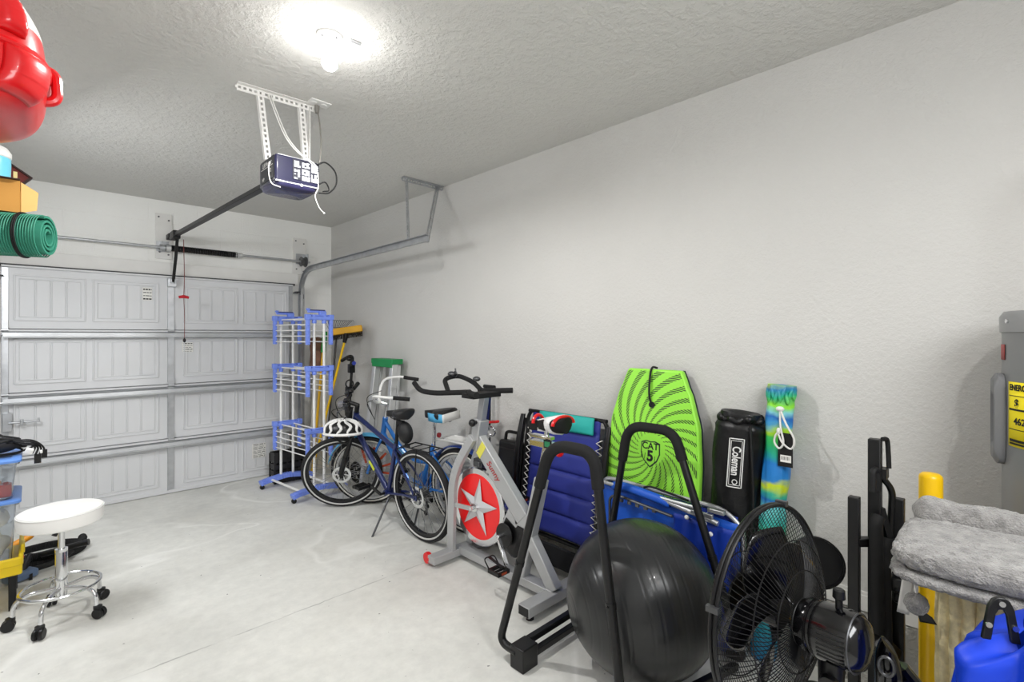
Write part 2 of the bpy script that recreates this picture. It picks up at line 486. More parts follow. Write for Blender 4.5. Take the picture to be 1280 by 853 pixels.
# ------------------------------------------------------------------ tracks
def strip(mb, p0, p1, w, t, up, pitch=0.025):
    """perforated angle iron: two rails and rungs leave real slots"""
    p0, p1, up = V(p0), V(p1), V(up).normalized()
    d = (p1 - p0).normalized(); L = (p1 - p0).length
    s = up.cross(d).normalized()
    rw = w * 0.32
    for sg in (-1, 1):
        mb.bar(p0 + s * sg * (w - rw) / 2, p1 + s * sg * (w - rw) / 2, rw, t, up)
    n = max(2, int(L / pitch))
    for i in range(n + 1):
        c = p0 + d * (L * i / n)
        mb.bar(c - d * pitch * 0.24, c + d * pitch * 0.24, w * 0.4, t * 0.96, up)
    # folded flange
    mb.bar(p0 + s * (w / 2 - t / 2) + up * w * 0.4, p1 + s * (w / 2 - t / 2) + up * w * 0.4, t, w * 0.8, up)
def track(x, sgn, label, full):
    r = thing('garage_door_track', label, 'door track', (x, 5.66, 0))
    zt = 2.275
    c = fillet([(x, 5.67, 0.02), (x, 5.67, zt), (x, 3.18, zt + 0.02)], 0.34, 12)
    # J-shaped rolled channel: swept as web + two lips
    def sweep(off_in, off_side, w, t, name=None):
        return [V(p) for p in c]
    mb = MB()
    rows = []
    N = len(c)
    for i, p in enumerate(c):
        tg = (c[min(i + 1, N - 1)] - c[max(i - 1, 0)]).normalized()
        nrm = V((1, 0, 0)).cross(tg).normalized()      # in the vertical plane
        if nrm.dot(V((0, -1, -1))) < 0: nrm = -nrm
        sd = V((sgn, 0, 0))
        prof = [(-0.012, 0.027), (-0.015, 0.022), (-0.012, -0.022), (0.0, -0.027), (0.022, -0.027), (0.026, -0.02), (0.024, -0.02), (0.021, -0.024),
                (0.0, -0.024), (-0.008, -0.019), (-0.011, 0.020), (-0.004, 0.027), (0.020, 0.027), (0.020, 0.030), (-0.006, 0.031)]
        rows.append([V(p) + sd * (-a) + nrm * b for a, b in prof])
    vs = mb.grid(rows, close_u=True)
    mb._f(vs[0]); mb._f(vs[-1][::-1])
    mb.build('rail', steel, r, smooth=30)
    # jamb angle behind the vertical run
    b = MB(); strip(b, (x + sgn * 0.045, 5.755, 0.03), (x + sgn * 0.045, 5.755, 2.10), 0.05, 0.004, (0, -1, 0), 0.05)
    b.build('jamb_angle', steel, r)
    for z in (0.35, 0.95, 1.5, 1.98):
        b = MB().box((x + sgn * 0.03, 5.72, z), (0.006, 0.09, 0.05)).box((x - sgn * 0.03, 5.70, z + 0.05), (0.05, 0.06, 0.012)).cyl((x - sgn * 0.08, 5.70, z + 0.04), (x, 5.70, z + 0.04), 0.006, n=8)
        b.cyl((x - sgn * 0.012, 5.67, z + 0.04), (x + sgn * 0.012, 5.67, z + 0.04), 0.021, n=14)
        b.build('roller_bracket', darksteel if z == 1.98 else steel, r)
    if full:
        hang = MB()
        strip(hang, (x - 0.01, 3.53, ZC - 0.019), (XR - 0.012, 3.53, ZC - 0.019), 0.035, 0.004, (0, -1, 0))
        hang.build('ceiling_angle', steel, r)
        hang = MB()
        strip(hang, (x + 0.03, 3.53, ZC - 0.01), (x + 0.03, 3.50, zt + 0.0), 0.03, 0.003, (1, 0, 0))
        hang.build('hanger', steel, r)
        hang = MB()
        strip(hang, (XR - 0.06, 3.53, ZC - 0.01), (x + 0.035, 3.235, zt - 0.0), 0.03, 0.003, (0.3, 1, 0))
        hang.build('brace', steel, r)
    return r
track(2.20, 1, 'curved steel garage door track on the right, hung from the ceiling by a slotted angle', True)
track(-0.235, -1, 'galvanised garage door track at the far left edge of the door', False)

# ------------------------------------------------------------------ torsion shaft
t = thing('torsion_shaft', 'steel torsion spring shaft across the wall above the garage door', 'door hardware', (0.98, 5.70, 2.38))
MB().cyl((-0.35, 5.70, 2.376), (2.31, 5.70, 2.384), 0.0125, n=12).build('shaft', steel, t)
sp = MB()
pts = []
for i in range(46 * 8 + 1):
    a = i / 8 * 2 * PI
    pts.append((0.95 + 0.60 * i / (46 * 8), 5.70 + 0.026 * math.cos(a), 2.380 + 0.026 * math.sin(a)))
sp.tube(pts, 0.0062, 5)
sp.build('spring', black_steel, t)
MB().cyl((0.93, 5.70, 2.38), (0.97, 5.70, 2.38), 0.034, n=16).build('spring_cone', alu, t, bevel=0.002)
MB().cyl((1.53, 5.70, 2.38), (1.60, 5.70, 2.38), 0.03, 0.024, n=16).box((1.585, 5.68, 2.38), (0.02, 0.05, 0.02)).build('spring_cone', alu, t, bevel=0.002)
for x in (2.235, -0.27):
    d = MB().lathe([(0.02, -0.03), (0.055, -0.028), (0.055, -0.02), (0.045, -0.015), (0.045, 0.012), (0.06, 0.02), (0.06, 0.03), (0.02, 0.03)], (x, 5.70, 2.383), (1, 0, 0), 24)
    d.build('cable_drum', darksteel, t)
    d = MB().box((x + 0.05 * (1 if x > 0 else -1), 5.73, 2.42), (0.006, 0.09, 0.11)).box((x - 0.0, 5.772, 2.42), (0.11, 0.006, 0.12)).build('end_bearing_plate', steel, t)
    MB().cyl((x - 0.02, 5.69, 2.34), (x - 0.075 * (1 if x > 0 else -1), 5.715, 0.12), 0.002, n=5).build('lift_cable', steel, t)
b = MB().box((0.90, 5.745, 2.40), (0.006, 0.06, 0.09)).box((0.915, 5.772, 2.40), (0.1, 0.006, 0.10)).box((0.90, 5.735, 2.37), (0.008, 0.07, 0.05)).cyl((0.88, 5.70, 2.378), (0.92, 5.70, 2.378), 0.03, n=16)
b.build('centre_bearing', steel, t, bevel=0.001)
# painted wood pads carrying the hardware
for x, z, h, w, lb in ((0.925, 2.50, 0.44, 0.135, 'white painted wood pad behind the torsion spring centre bracket'), (2.225, 2.45, 0.42, 0.15, 'white painted wood pad at the right end of the torsion shaft')):
    o = MB().box((x, YF - 0.011, z), (w, 0.022, h)).build('mounting_board', white_paint, bevel=0.003, origin=(x, YF, z - h / 2))
    tag(o, lb, 'board')
    for dx, dz in ((-0.3, 0.42), (0.3, 0.36), (-0.25, -0.35), (0.28, -0.4)):
        MB().cyl((x + dx * w, YF - 0.022, z + dz * h), (x + dx * w, YF - 0.029, z + dz * h), 0.008, n=8).build('lag_bolt', darksteel, o)

# ------------------------------------------------------------------ opener
navy_gloss = mat('navy_gloss_plastic', (38, 38, 62), 0.25, 0, 0.08, coat=0.4)
grey_lbl = mat('grey_label', (205, 207, 214), 0.5, 0, 0.03)
op = thing('garage_door_opener', 'dark navy garage door opener hung from the ceiling on white slotted straps', 'door opener', (1.04, 2.85, 2.32))
hx0, hx1, hy0, hy1, hz0, hz1 = 0.925, 1.16, 2.735, 2.985, 2.335, 2.505
cx, cy = (hx0 + hx1) / 2, (hy0 + hy1) / 2
MB().box((cx, cy, (hz0 + hz1) / 2 + 0.012), (hx1 - hx0, hy1 - hy0, hz1 - hz0 - 0.024)).build('housing', navy_gloss, op, bevel=0.012, seg=3)
le = MB()
le.grid([[V((cx + (hx1 - hx0) / 2 * math.copysign(abs(math.cos(a)) ** 0.35, math.cos(a)) * s,
             cy + (hy1 - hy0) / 2 * math.copysign(abs(math.sin(a)) ** 0.35, math.sin(a)) * s, z))
          for a in [2 * PI * k / 48 for k in range(48)]] for s, z in ((1.012, hz0 + 0.028), (1.012, hz0 + 0.02), (0.97, hz0 + 0.008), (0.88, hz0), (0.001, hz0 - 0.002))], close_u=True)
le.build('lens_cover', mat('smoky_lens', (52, 50, 84), 0.22, 0, 0.05, coat=0.3), op)
MB().box((cx, hy0 - 0.001, hz0 + 0.026), (hx1 - hx0 - 0.004, 0.006, 0.006)).cyl((cx + 0.02, hy0 - 0.005, hz0 + 0.024), (cx + 0.02, hy0 + 0.005, hz0 + 0.024), 0.008, n=12).build('trim_line', alu, op)
MB().box((cx, cy, hz1 + 0.002), (0.20, 0.22, 0.006)).build('top_plate', steel, op, bevel=0.001)
# rear label field with blocks of printing and terminals
lb = MB().box((cx + 0.045, hy0 - 0.001, (hz0 + hz1) / 2 + 0.02), (0.145, 0.004, 0.11)).build('rear_panel', mat('rear_panel', (30, 30, 44), 0.5), op, bevel=0.004)
rr = random.Random(3)
q = MB()
for (x0, x1, z0, z1) in ((0.0, 0.035, 0.065, 0.10), (0.0, 0.035, 0.0, 0.055), (0.042, 0.085, 0.07, 0.10), (0.042, 0.085, 0.03, 0.062), (0.042, 0.085, -0.002, 0.026), (0.092, 0.13, 0.0, 0.045), (0.092, 0.13, 0.052, 0.098)):
    x = x0
    while x < x1 - 0.004:
        w = rr.uniform(0.006, 0.014); w = min(w, x1 - x)
        z = z0
        while z < z1 - 0.003:
            h = rr.uniform(0.006, 0.013); h = min(h, z1 - z)
            if rr.random() < 0.86:
                q.box((cx - 0.02 + x + w / 2, hy0 - 0.0035, hz0 + 0.052 + z + h / 2), (w * 0.9, 0.001, h * 0.82))
            z += h
        x += w
q.build('printing', grey_lbl, lb, smooth=0)
sp = MB().box((hx0 - 0.0015, cy - 0.01, (hz0 + hz1) / 2 + 0.018), (0.003, 0.2, 0.12)).build('side_panel', mat('dark_side_panel', (36, 37, 40), 0.5), op, bevel=0.003)
fx = lambda y, z: frame((hx0 - 0.0035, y, z), (0, -1, 0), (0, 0, 1))
text('lettering', 'LiftMaster', 0.035, white_paint, sp, fx(cy - 0.01, hz0 + 0.135), 0.0004)
text('lettering', '1/2', 0.03, white_paint, sp, fx(cy - 0.055, hz0 + 0.09), 0.0004)
text('lettering', 'HP', 0.028, white_paint, sp, fx(cy + 0.05, hz0 + 0.06), 0.0004)
MB().box((hx0 - 0.004, cy - 0.01, hz0 + 0.116), (0.001, 0.18, 0.003)).build('stripe', white_paint, sp)
# rail, trolley, arm
rl = MB()
rl.bar((1.025, 2.985, 2.446), (0.965, 5.66, 2.484), 0.030, 0.028, (0, 0, 1))
rl.bar((1.025, 2.985, 2.430), (0.965, 5.66, 2.468), 0.042, 0.006, (0, 0, 1))
rl.build('rail', black_steel, op, bevel=0.002)
MB().box((0.972, 5.52, 2.478), (0.06, 0.16, 0.075)).box((0.965, 5.70, 2.49), (0.05, 0.12, 0.05)).build('trolley', black_steel, op, bevel=0.006)
MB().bar((0.985, 5.50, 2.44), (0.985, 5.57, 2.25), 0.025, 0.008, (0, 1, 0)).bar((0.985, 5.56, 2.28), (0.985, 5.68, 2.055), 0.025, 0.008, (0, 1, 0)).build('arm', black_steel, op)
MB().tube(catmull([(1.03, 5.47, 2.44), (1.035, 5.462, 2.1), (1.03, 5.46, 1.90)], 6), 0.003, 6).tube(catmull([(1.03, 5.46, 1.89), (1.035, 5.455, 1.7), (1.035, 5.46, 1.505)], 6), 0.0025, 6).build('release_cord', mat('red_brown_cord', (120, 60, 55), 0.8), op)
MB().ellip((1.035, 5.46, 1.49), (0.013, 0.013, 0.02), 12, 8).build('cord_end', black_plastic, op)
h = MB().tube([(0.99, 5.46, 1.895), (1.03, 5.46, 1.902), (1.07, 5.46, 1.895)], [0.012, 0.016, 0.012], 10)
part_label(h.build('release_handle', mat('red_handle', (190, 25, 40), 0.4), op), 'red emergency release handle')
# ceiling angle and straps
q = MB(); strip(q, (0.765, 2.825, ZC - 0.019), (1.18, 2.80, ZC - 0.019), 0.036, 0.004, (0, -1, 0)); q.build('ceiling_angle', white_paint, op)
q = MB(); strip(q, (0.875, 2.815, ZC - 0.005), (0.935, 2.87, hz1), 0.032, 0.003, (0, 1, 0)); q.build('strap', white_paint, op)
q = MB(); strip(q, (1.09, 2.805, ZC - 0.005), (1.125, 2.82, hz1), 0.032, 0.003, (0, 1, 0)); q.build('strap', white_paint, op)
MB().box((1.132, 2.815, 2.67), (0.004, 0.05, 0.33)).build('conduit_strap', white_paint, op)
for dx in (0, 0.012):
    MB().tube(catmull([(0.915 + dx, 2.80, ZC - 0.02), (0.93 + dx, 2.78, 2.76), (0.985 + dx, 2.765, 2.62), (1.05 + dx, 2.75, 2.54), (1.12, 2.73, 2.50 - dx), (1.15, 2.725, 2.47 - dx)], 6), 0.003, 6).build('wire', white_cord, op)
MB().tube(catmull([(1.145, 2.725, 2.49), (1.19, 2.715, 2.51), (1.245, 2.715, 2.47), (1.25, 2.715, 2.40), (1.21, 2.72, 2.345), (1.155, 2.73, 2.335)], 7), 0.0045, 7).tube(catmull([(1.15, 2.725, 2.38), (1.19, 2.72, 2.40), (1.21, 2.72, 2.36), (1.175, 2.72, 2.345)], 6), 0.004, 7).build('cable_loop', black_rubber, op)
MB().tube(catmull([(1.15, 2.725, 2.45), (1.148, 2.72, 2.36), (1.13, 2.715, 2.31), (1.15, 2.71, 2.25), (1.175, 2.71, 2.225)], 7), 0.0025, 6).ellip((1.178, 2.71, 2.222), (0.006, 0.006, 0.006), 8, 6).tube(catmull([(0.918, 2.80, 2.47), (0.914, 2.80, 2.42), (0.918, 2.77, 2.35), (0.95, 2.73, 2.325)], 6), 0.003, 6).build('antenna_wire', white_cord, op)
MB().tube(catmull([(1.155, 2.75, ZC - 0.03), (1.165, 2.735, 2.72), (1.17, 2.73, 2.6), (1.16, 2.728, 2.5)], 6), 0.004, 6).cyl((1.155, 2.75, ZC - 0.018), (1.155, 2.75, ZC - 0.06), 0.014, 0.011, n=10).build('power_cord', mat('grey_cord', (120, 118, 112), 0.6), op)
o = MB().box((1.165, 2.745, ZC - 0.003), (0.115, 0.075, 0.006)).build('ceiling_outlet', white_plastic, bevel=0.002, origin=(1.165, 2.745, ZC))
tag(o, 'white outlet plate on the ceiling beside the opener bracket', 'outlet')
for dx in (-0.028, 0.028):
    MB().cyl((1.165 + dx, 2.745, ZC - 0.006), (1.165 + dx, 2.745, ZC - 0.009), 0.016, n=16).build('socket', white_plastic, o)

# ------------------------------------------------------------------ bare bulb
emit = bpy.data.materials.new('lit_bulb'); emit.use_nodes = True
b_ = emit.node_tree.nodes['Principled BSDF']
b_.inputs['Base Color'].default_value = (1, 1, 1, 1)
b_.inputs['Emission Color'].default_value = (1.0, 0.985, 0.96, 1)
BULB = 82.0
b_.inputs['Emission Strength'].default_value = BULB
nz_ = emit.node_tree.nodes.new('ShaderNodeTexNoise'); nz_.inputs['Scale'].default_value = 3
def lamp(x, y, label, k=1.0, r=0.034):
    t = thing('ceiling_light', label, 'light', (x, y, ZC))
    MB().lathe([(0.010, -0.042), (0.03, -0.04), (0.033, -0.022), (0.05, -0.018), (0.056, -0.010), (0.056, 0.0)], (x, y, ZC), (0, 0, 1), 32).build('lampholder', white_plastic, t)
    for a in (0.4, 1.9, 3.5, 5.0):
        MB().cyl((x + 0.042 * math.cos(a), y + 0.042 * math.sin(a), ZC - 0.019), (x + 0.042 * math.cos(a), y + 0.042 * math.sin(a), ZC - 0.0225), 0.005, n=8).build('screw', darksteel, t)
    MB().lathe([(0.014, -0.038), (0.0155, -0.055), (0.021, -0.078), (0.026, -0.094)], (x, y, ZC), (0, 0, 1), 20).build('bulb_base', white_plastic, t)
    c = ZC - 0.118
    pr = [(0.0001, -r)] + [(r * math.cos(a), r * math.sin(a)) for a in [(-80 + 10 * i) * PI / 180 for i in range(13)]]
    MB().lathe(pr, (x, y, c), (0, 0, 1), 14, cap=True).build('bulb_glass', emit, t)
    return t
def throw(x, y, watts):
    # the bulb sends most of its light downwards
    s = bpy.data.lights.new('bulb_light', 'SPOT'); s.energy = watts; s.spot_size = PI; s.spot_blend = 0.5; s.shadow_soft_size = 0.02
    s.color = (1.0, 0.985, 0.96)
    so = bpy.data.objects.new('bulb_light', s); COL.objects.link(so); so.location = (x, y, ZC - 0.165)
throw(0.938, 2.10, 38.0)
throw(0.98, -0.45, 14.0)  # weaker downward fill under the added rear bulb
lamp(0.938, 2.10, 'bare lit bulb in a white porcelain holder on the ceiling')
lamp(0.98, -0.45, 'unseen bare bulb added on the ceiling behind the viewer for fill light')  # extra bulb out of view, added as fill
o = MB().box((1.035, 2.055, ZC - 0.006), (0.05, 0.012, 0.012)).build('pull_chain_tab', steel, bevel=0.002, origin=(1.035, 2.055, ZC))
tag(o, 'small metal clip on the ceiling right beside the bulb holder', 'clip')

# ------------------------------------------------------------------ drying rack
rack_blue = mat('periwinkle_plastic', (122, 148, 238), 0.4, 0, 0.05)
dr = thing('drying_rack', 'tall folding clothes drying rack of blue plastic and white tubes', 'drying rack', (1.95, 4.92, 0))
tube_w = mat('white_tube', (236, 236, 234), 0.35)
YN, YFR = 4.60, 5.24
for y, x0, x1, ux in ((YN, 1.70, 2.22, (1.905, 2.0)), (YFR, 1.63, 2.15, (1.83, 1.95))):
    f = MB()
    prof = fillet([(x0, y, 0.06), (x0 + 0.05, y, 0.075), ((x0 + x1) / 2, y, 0.105), (x1 - 0.05, y, 0.075), (x1, y, 0.06)], 0.05, 4)
    for i in range(len(prof) - 1):
        f.bar(prof[i], prof[i + 1], 0.075, 0.045, (0, 0, 1))
    f.build('foot', rack_blue, dr, bevel=0.006)
    for x in (x0 + 0.02, x1 - 0.02):
        MB().cyl((x, y - 0.012, 0.021), (x, y + 0.012, 0.021), 0.021, n=16).box((x, y, 0.042), (0.02, 0.03, 0.02)).build('caster', black_plastic, dr)
    for x in ux:
        MB().cyl((x, y, 0.09), (x, y, 1.70), 0.0125, n=12).build('upright', tube_w, dr)
    for zt in (1.70, 1.215, 0.63):
        xa, xb = ux[0] - 0.06, ux[1] + 0.065
        h = MB()
        h.box(((xa + xb) / 2, y, zt), (xb - xa, 0.045, 0.036))
        h.box(((xa + xb) / 2, y, zt + 0.026), (xb - xa - 0.06, 0.035, 0.014))
        for x in ux: h.cyl((x, y, zt - 0.05), (x, y, zt + 0.03), 0.021, n=14)
        h.build('hub', rack_blue, dr, bevel=0.006)
        for x in (xa, xb):
            w = MB()
            w.box((x, y, zt - 0.115), (0.03, 0.045, 0.275))
            w.box((x, y, zt + 0.01), (0.045, 0.055, 0.05))
            for k in range(4): w.cyl((x, y - 0.03, zt - 0.06 - 0.055 * k), (x, y + 0.03, zt - 0.06 - 0.055 * k), 0.012, n=10)
            w.build('wing_arm', rack_blue, dr, bevel=0.005)
for zt in (1.70, 1.215, 0.63):
    for xa, xb in ((1.845, 1.77), (2.065, 2.015)):
        for k in range(4):
            z = zt - 0.06 - 0.055 * k
            MB().cyl((xa, YN, z), (xb, YFR, z), 0.0055, n=8).build('rod', tube_w, dr)
    for xa, xb in ((1.905, 1.83), (2.0, 1.95)):
        MB().cyl((xa, YN, zt - 0.005), (xb, YFR, zt - 0.005), 0.007, n=8).build('rod', tube_w, dr)
for xa, xb in ((1.80, 1.73), (2.1, 2.03)):
    MB().cyl((xa, YN, 0.085), (xb, YFR, 0.085), 0.011, n=10).build('foot_tube', tube_w, dr)
for y, x in ((YN, 1.92), (YFR, 1.86)):
    q = MB().box((x + 0.02, y + 0.03, 1.765), (0.17, 0.022, 0.028)).box((x + 0.07, y + 0.015, 1.735), (0.06, 0.05, 0.06)).box((x - 0.06, y + 0.03, 1.782), (0.03, 0.03, 0.02)).build('top_hanger', rack_blue, dr, bevel=0.004)
    MB().box((x + 0.02, y + 0.018, 1.776), (0.15, 0.004, 0.010)).build('slot', mat('navy_slot', (40, 50, 110), 0.5), q)

# ------------------------------------------------------------------ things in the far corner
def rod_frame(p0, p1):
    d = (V(p1) - V(p0)).normalized()
    return d
br = thing('push_broom', 'yellow push broom standing head up in the far corner', 'broom', (2.16, 5.32, 0))
MB().cyl((2.16, 5.32, 0.0), (2.405, 4.99, 1.52), 0.0125, n=12).build('handle', yellow, br)
MB().bar((2.26, 5.08, 1.565), (2.56, 4.92, 1.615), 0.06, 0.075, (0, 0, 1)).build('head', mat('broom_yellow', (222, 165, 30), 0.5), br, bevel=0.012)
MB().cyl((2.395, 5.0, 1.46), (2.41, 4.985, 1.56), 0.02, 0.026, n=12).build('socket', black_plastic, br)
q = MB()
for i in range(44):
    for j in range(4):
        u = i / 43; p = V((2.275, 5.077, 1.535)).lerp(V((2.56, 4.925, 1.585)), u) + V((0.013, 0.024, 0)) * (j - 1.5)
        d = V((random.uniform(-.006, .012), random.uniform(-.006, .012), -0.055))
        q.cyl(p, p + d, 0.002, 0.0012, n=4)
q.build('bristles', mat('dark_bristles', (45, 38, 28), 0.8), br)
gt = thing('garden_tool', 'green headed garden tool with a yellow handle standing in the far corner', 'garden tool', (2.19, 5.35, 0))
MB().cyl((2.19, 5.35, 0.0), (2.29, 5.27, 1.46), 0.014, n=12).build('handle', mat('tool_yellow', (226, 176, 40), 0.5), gt)
MB().bar((2.283, 5.275, 1.35), (2.298, 5.262, 1.58), 0.05, 0.035, (0, 1, 0)).build('head', mat('tool_green', (40, 150, 60), 0.4), gt, bevel=0.01)
def rolled(name, label, cat, p0, p1, r0, r1, m, seed, n=28, rows=26, w=0.12, top=None):
    mb = MB(); p0, p1 = V(p0), V(p1)
    u, v, d = basis(p1 - p0); L = (p1 - p0).length
    R = []
    for i in range(rows + 1):
        t_ = i / rows
        r = r0 + (r1 - r0) * t_
        e = min(1, t_ * 14, (1 - t_) * 14) ** 0.5
        ring = []
        for k in range(n):
            a = 2 * PI * k / n
            nn = noise.noise(V((math.cos(a) * 1.6, math.sin(a) * 1.6, t_ * L * 5 + seed)))
            ring.append(p0 + d * (L * t_) + (u * math.cos(a) + v * math.sin(a)) * r * max(e, 0.02) * (1 + w * nn))
        R.append(ring)
    mb.grid(R, close_u=True)
    return mb
rt_ = thing('rolled_tarp', 'crumpled brown tarp rolled round a pale pole behind the drying rack', 'tarp', (2.265, 5.50, 0))
rolled('rolled_tarp', '', '', (2.277, 5.44, 1.16), (2.283, 5.41, 1.52), 0.075, 0.085, None, 3, w=0.35).build('tarp', mat('brown_tarp', (120, 84, 62), 0.55, 0, 0.25, 10), rt_, smooth=60)
MB().cyl((2.265, 5.50, 0), (2.282, 5.415, 1.50), 0.04, n=20).build('pole', mat('pale_pole', (214, 208, 194), 0.55, 0, 0.05), rt_)
pl = MB().box((2.41, 5.64, 0.60), (0.14, 0.02, 1.2), Euler((-0.10, 0, 0))).build('plank', mat('pale_plank', (214, 206, 190), 0.6, 0, 0.08), bevel=0.002, origin=(2.38, 5.58, 0))
tag(pl, 'pale wooden plank leaning in the corner behind the yellow broom', 'plank')
rk = thing('leaf_rake', 'dark wire leaf rake head up in the far corner', 'rake', (2.36, 5.42, 0))
MB().cyl((2.36, 5.42, 0), (2.42, 5.25, 1.5), 0.011, n=10).build('handle', mat('grey_handle', (70, 68, 66), 0.5), rk)
q = MB()
for i in range(13):
    a = -0.75 + 1.5 * i / 12
    q.tube(catmull([(2.42, 5.25, 1.48), (2.42 + 0.13 * a, 5.24, 1.62), (2.42 + 0.2 * a, 5.20 - 0.02, 1.70), (2.42 + 0.2 * a, 5.14, 1.695)], 5), 0.0028, 5)
q.bar((2.33, 5.235, 1.625), (2.51, 5.235, 1.625), 0.004, 0.016, (0, 1, 0))
q.build('tines', darksteel, rk)
cr = thing('storage_crate', 'black slatted crate on the floor behind the drying rack', 'crate', (2.18, 5.47, 0))
q = MB()
cx0, cx1, cy0, cy1, ch = 1.80, 2.11, 5.33, 5.47, 0.30
cr.location = (1.955, 5.40, 0); WM[cr.name] = Matrix.Translation((1.955, 5.40, 0))
for z in (0.03, 0.10, 0.17, 0.24, 0.29):
    for a, b in (((cx0, cy0), (cx1, cy0)), ((cx1, cy0), (cx1, cy1)), ((cx1, cy1), (cx0, cy1)), ((cx0, cy1), (cx0, cy0))):
        q.bar((a[0], a[1], z), (b[0], b[1], z), 0.008, 0.05, (0, 0, 1))
for i in range(6):
    x = cx0 + (cx1 - cx0) * i / 5
    q.box((x, cy0, 0.15), (0.02, 0.012, 0.30)); q.box((x, cy1, 0.15), (0.02, 0.012, 0.30))
q.box(((cx0 + cx1) / 2, (cy0 + cy1) / 2, 0.006), (cx1 - cx0, cy1 - cy0, 0.012))
q.build('body', mat('crate_black', (38, 36, 36), 0.5), cr)

# aluminium step ladder folded against the right wall
ld = thing('step_ladder', 'aluminium step ladder with a green top cap leaning on the right wall', 'ladder', (2.40, 4.29, 0))
green_cap = mat('ladder_green', (24, 132, 72), 0.4)
for y, ya in ((4.08, 4.13), (4.50, 4.45)):
    MB().bar((2.34, y, 0.0), (2.475, ya, 1.27), 0.055, 0.06, (1, 0, 0)).build('side_rail', alu, ld, bevel=0.003)
    MB().bar((2.41, y, 0.0), (2.53, ya, 1.25), 0.02, 0.03, (1, 0, 0)).build('rear_rail', alu, ld, bevel=0.003)
for k, z in enumerate((0.30, 0.61, 0.93)):
    f = z / 1.27
    q = MB().box((2.34 + 0.135 * f - 0.012, 4.29, z), (0.085, 0.42 - 0.10 * f - 0.024, 0.006)).box((2.34 + 0.135 * f - 0.052, 4.29, z - 0.018), (0.004, 0.42 - 0.10 * f - 0.024, 0.04))
    q.build('step', alu, ld, bevel=0.002)
q = MB().box((2.49, 4.29, 1.285), (0.12, 0.40, 0.05)).box((2.435, 4.29, 1.265), (0.012, 0.37, 0.07))
part_label(q.build('top_cap', green_cap, ld, bevel=0.012, seg=3), 'green plastic top cap')
part_label(MB().box((2.505, 4.20, 1.13), (0.012, 0.12, 0.20)).build('shelf', green_cap, ld, bevel=0.005), 'green fold-down shelf')
q = MB().box((2.392, 4.29, 0.905), (0.002, 0.09, 0.025)).build('sticker', label_white, ld)
MB().box((2.3908, 4.31, 0.905), (0.001, 0.03, 0.016)).build('sticker_mark', red_pl, q)


# ------------------------------------------------------------------ bicycles
def make_wheel(name, root, hub, R, rt, steer, tyre_m, rim_m, spoke_m, wall_m=None, disc=False, cassette=False, rimw=0.012):
    """wheel in the bike's own frame; steer is a 4x4 applied to it"""
    T = steer
    ax = (0, 1, 0)
    rim = MB(T).lathe([(R - rt * 2 - 0.016, -rimw), (R - rt * 1.6, -rimw), (R - rt * 1.5, -rimw * 0.8), (R - rt * 1.5, rimw * 0.8), (R - rt * 1.6, rimw), (R - rt * 2 - 0.016, rimw), (R - rt * 2 - 0.016, -rimw)], hub, ax, 64, cap=False)
    w = rim.build(name, rim_m, root, local=True)
    MB(T).torus(hub, ax, R - rt, rt, 72, 12).build('tyre', tyre_m, w, local=True)
    if wall_m:
        q = MB(T)
        for sg in (-1, 1):
            q.torus(V(hub) + V((0, sg * rt * 0.80, 0)), ax, R - rt * 1.35, rt * 0.28, 64, 6)
        q.build('sidewall_band', wall_m, w, local=True)
    q = MB(T).cyl(V(hub) + V((0, -0.05, 0)), V(hub) + V((0, 0.05, 0)), 0.014, n=14)
    for sg in (-1, 1): q.cyl(V(hub) + V((0, sg * 0.026, 0)), V(hub) + V((0, sg * 0.032, 0)), 0.028, n=18)
    q.cyl(V(hub) + V((0, -0.062, 0)), V(hub) + V((0, 0.062, 0)), 0.006, n=8)
    q.build('hub', darksteel, w, local=True)
    q = MB(T)
    for k in range(32):
        a = 2 * PI * k / 32
        b = a + (0.55 if (k // 2) % 2 else -0.55)
        sg = 1 if k % 2 else -1
        q.tube([V(hub) + V((0.026 * math.cos(b), sg * 0.028, 0.026 * math.sin(b))), V(hub) + V(((R - rt * 2 - 0.012) * math.cos(a), sg * 0.003, (R - rt * 2 - 0.012) * math.sin(a)))], 0.0016, 4)
    q.build('spokes', spoke_m, w, local=True)
    if disc:
        q = MB(T)
        q.lathe([(0.058, 0.040), (0.080, 0.040), (0.080, 0.043), (0.058, 0.043), (0.058, 0.040)], hub, ax, 36, cap=False)
        for k in range(6):
            a = k * PI / 3
            q.bar(V(hub) + V((0.02 * math.cos(a), 0.0415, 0.02 * math.sin(a))), V(hub) + V((0.062 * math.cos(a + .3), 0.0415, 0.062 * math.sin(a + .3))), 0.009, 0.002, (0, 1, 0))
        q.build('disc_rotor', chrome, w, local=True)
    if cassette:
        q = MB(T)
        for i, rr_ in enumerate((0.055, 0.048, 0.042, 0.036, 0.031, 0.026)):
            q.cyl(V(hub) + V((0, -0.034 - 0.004 * i, 0)), V(hub) + V((0, -0.036 - 0.004 * i, 0)), rr_, n=28)
        q.build('cassette', darksteel, w, local=True)
    return w

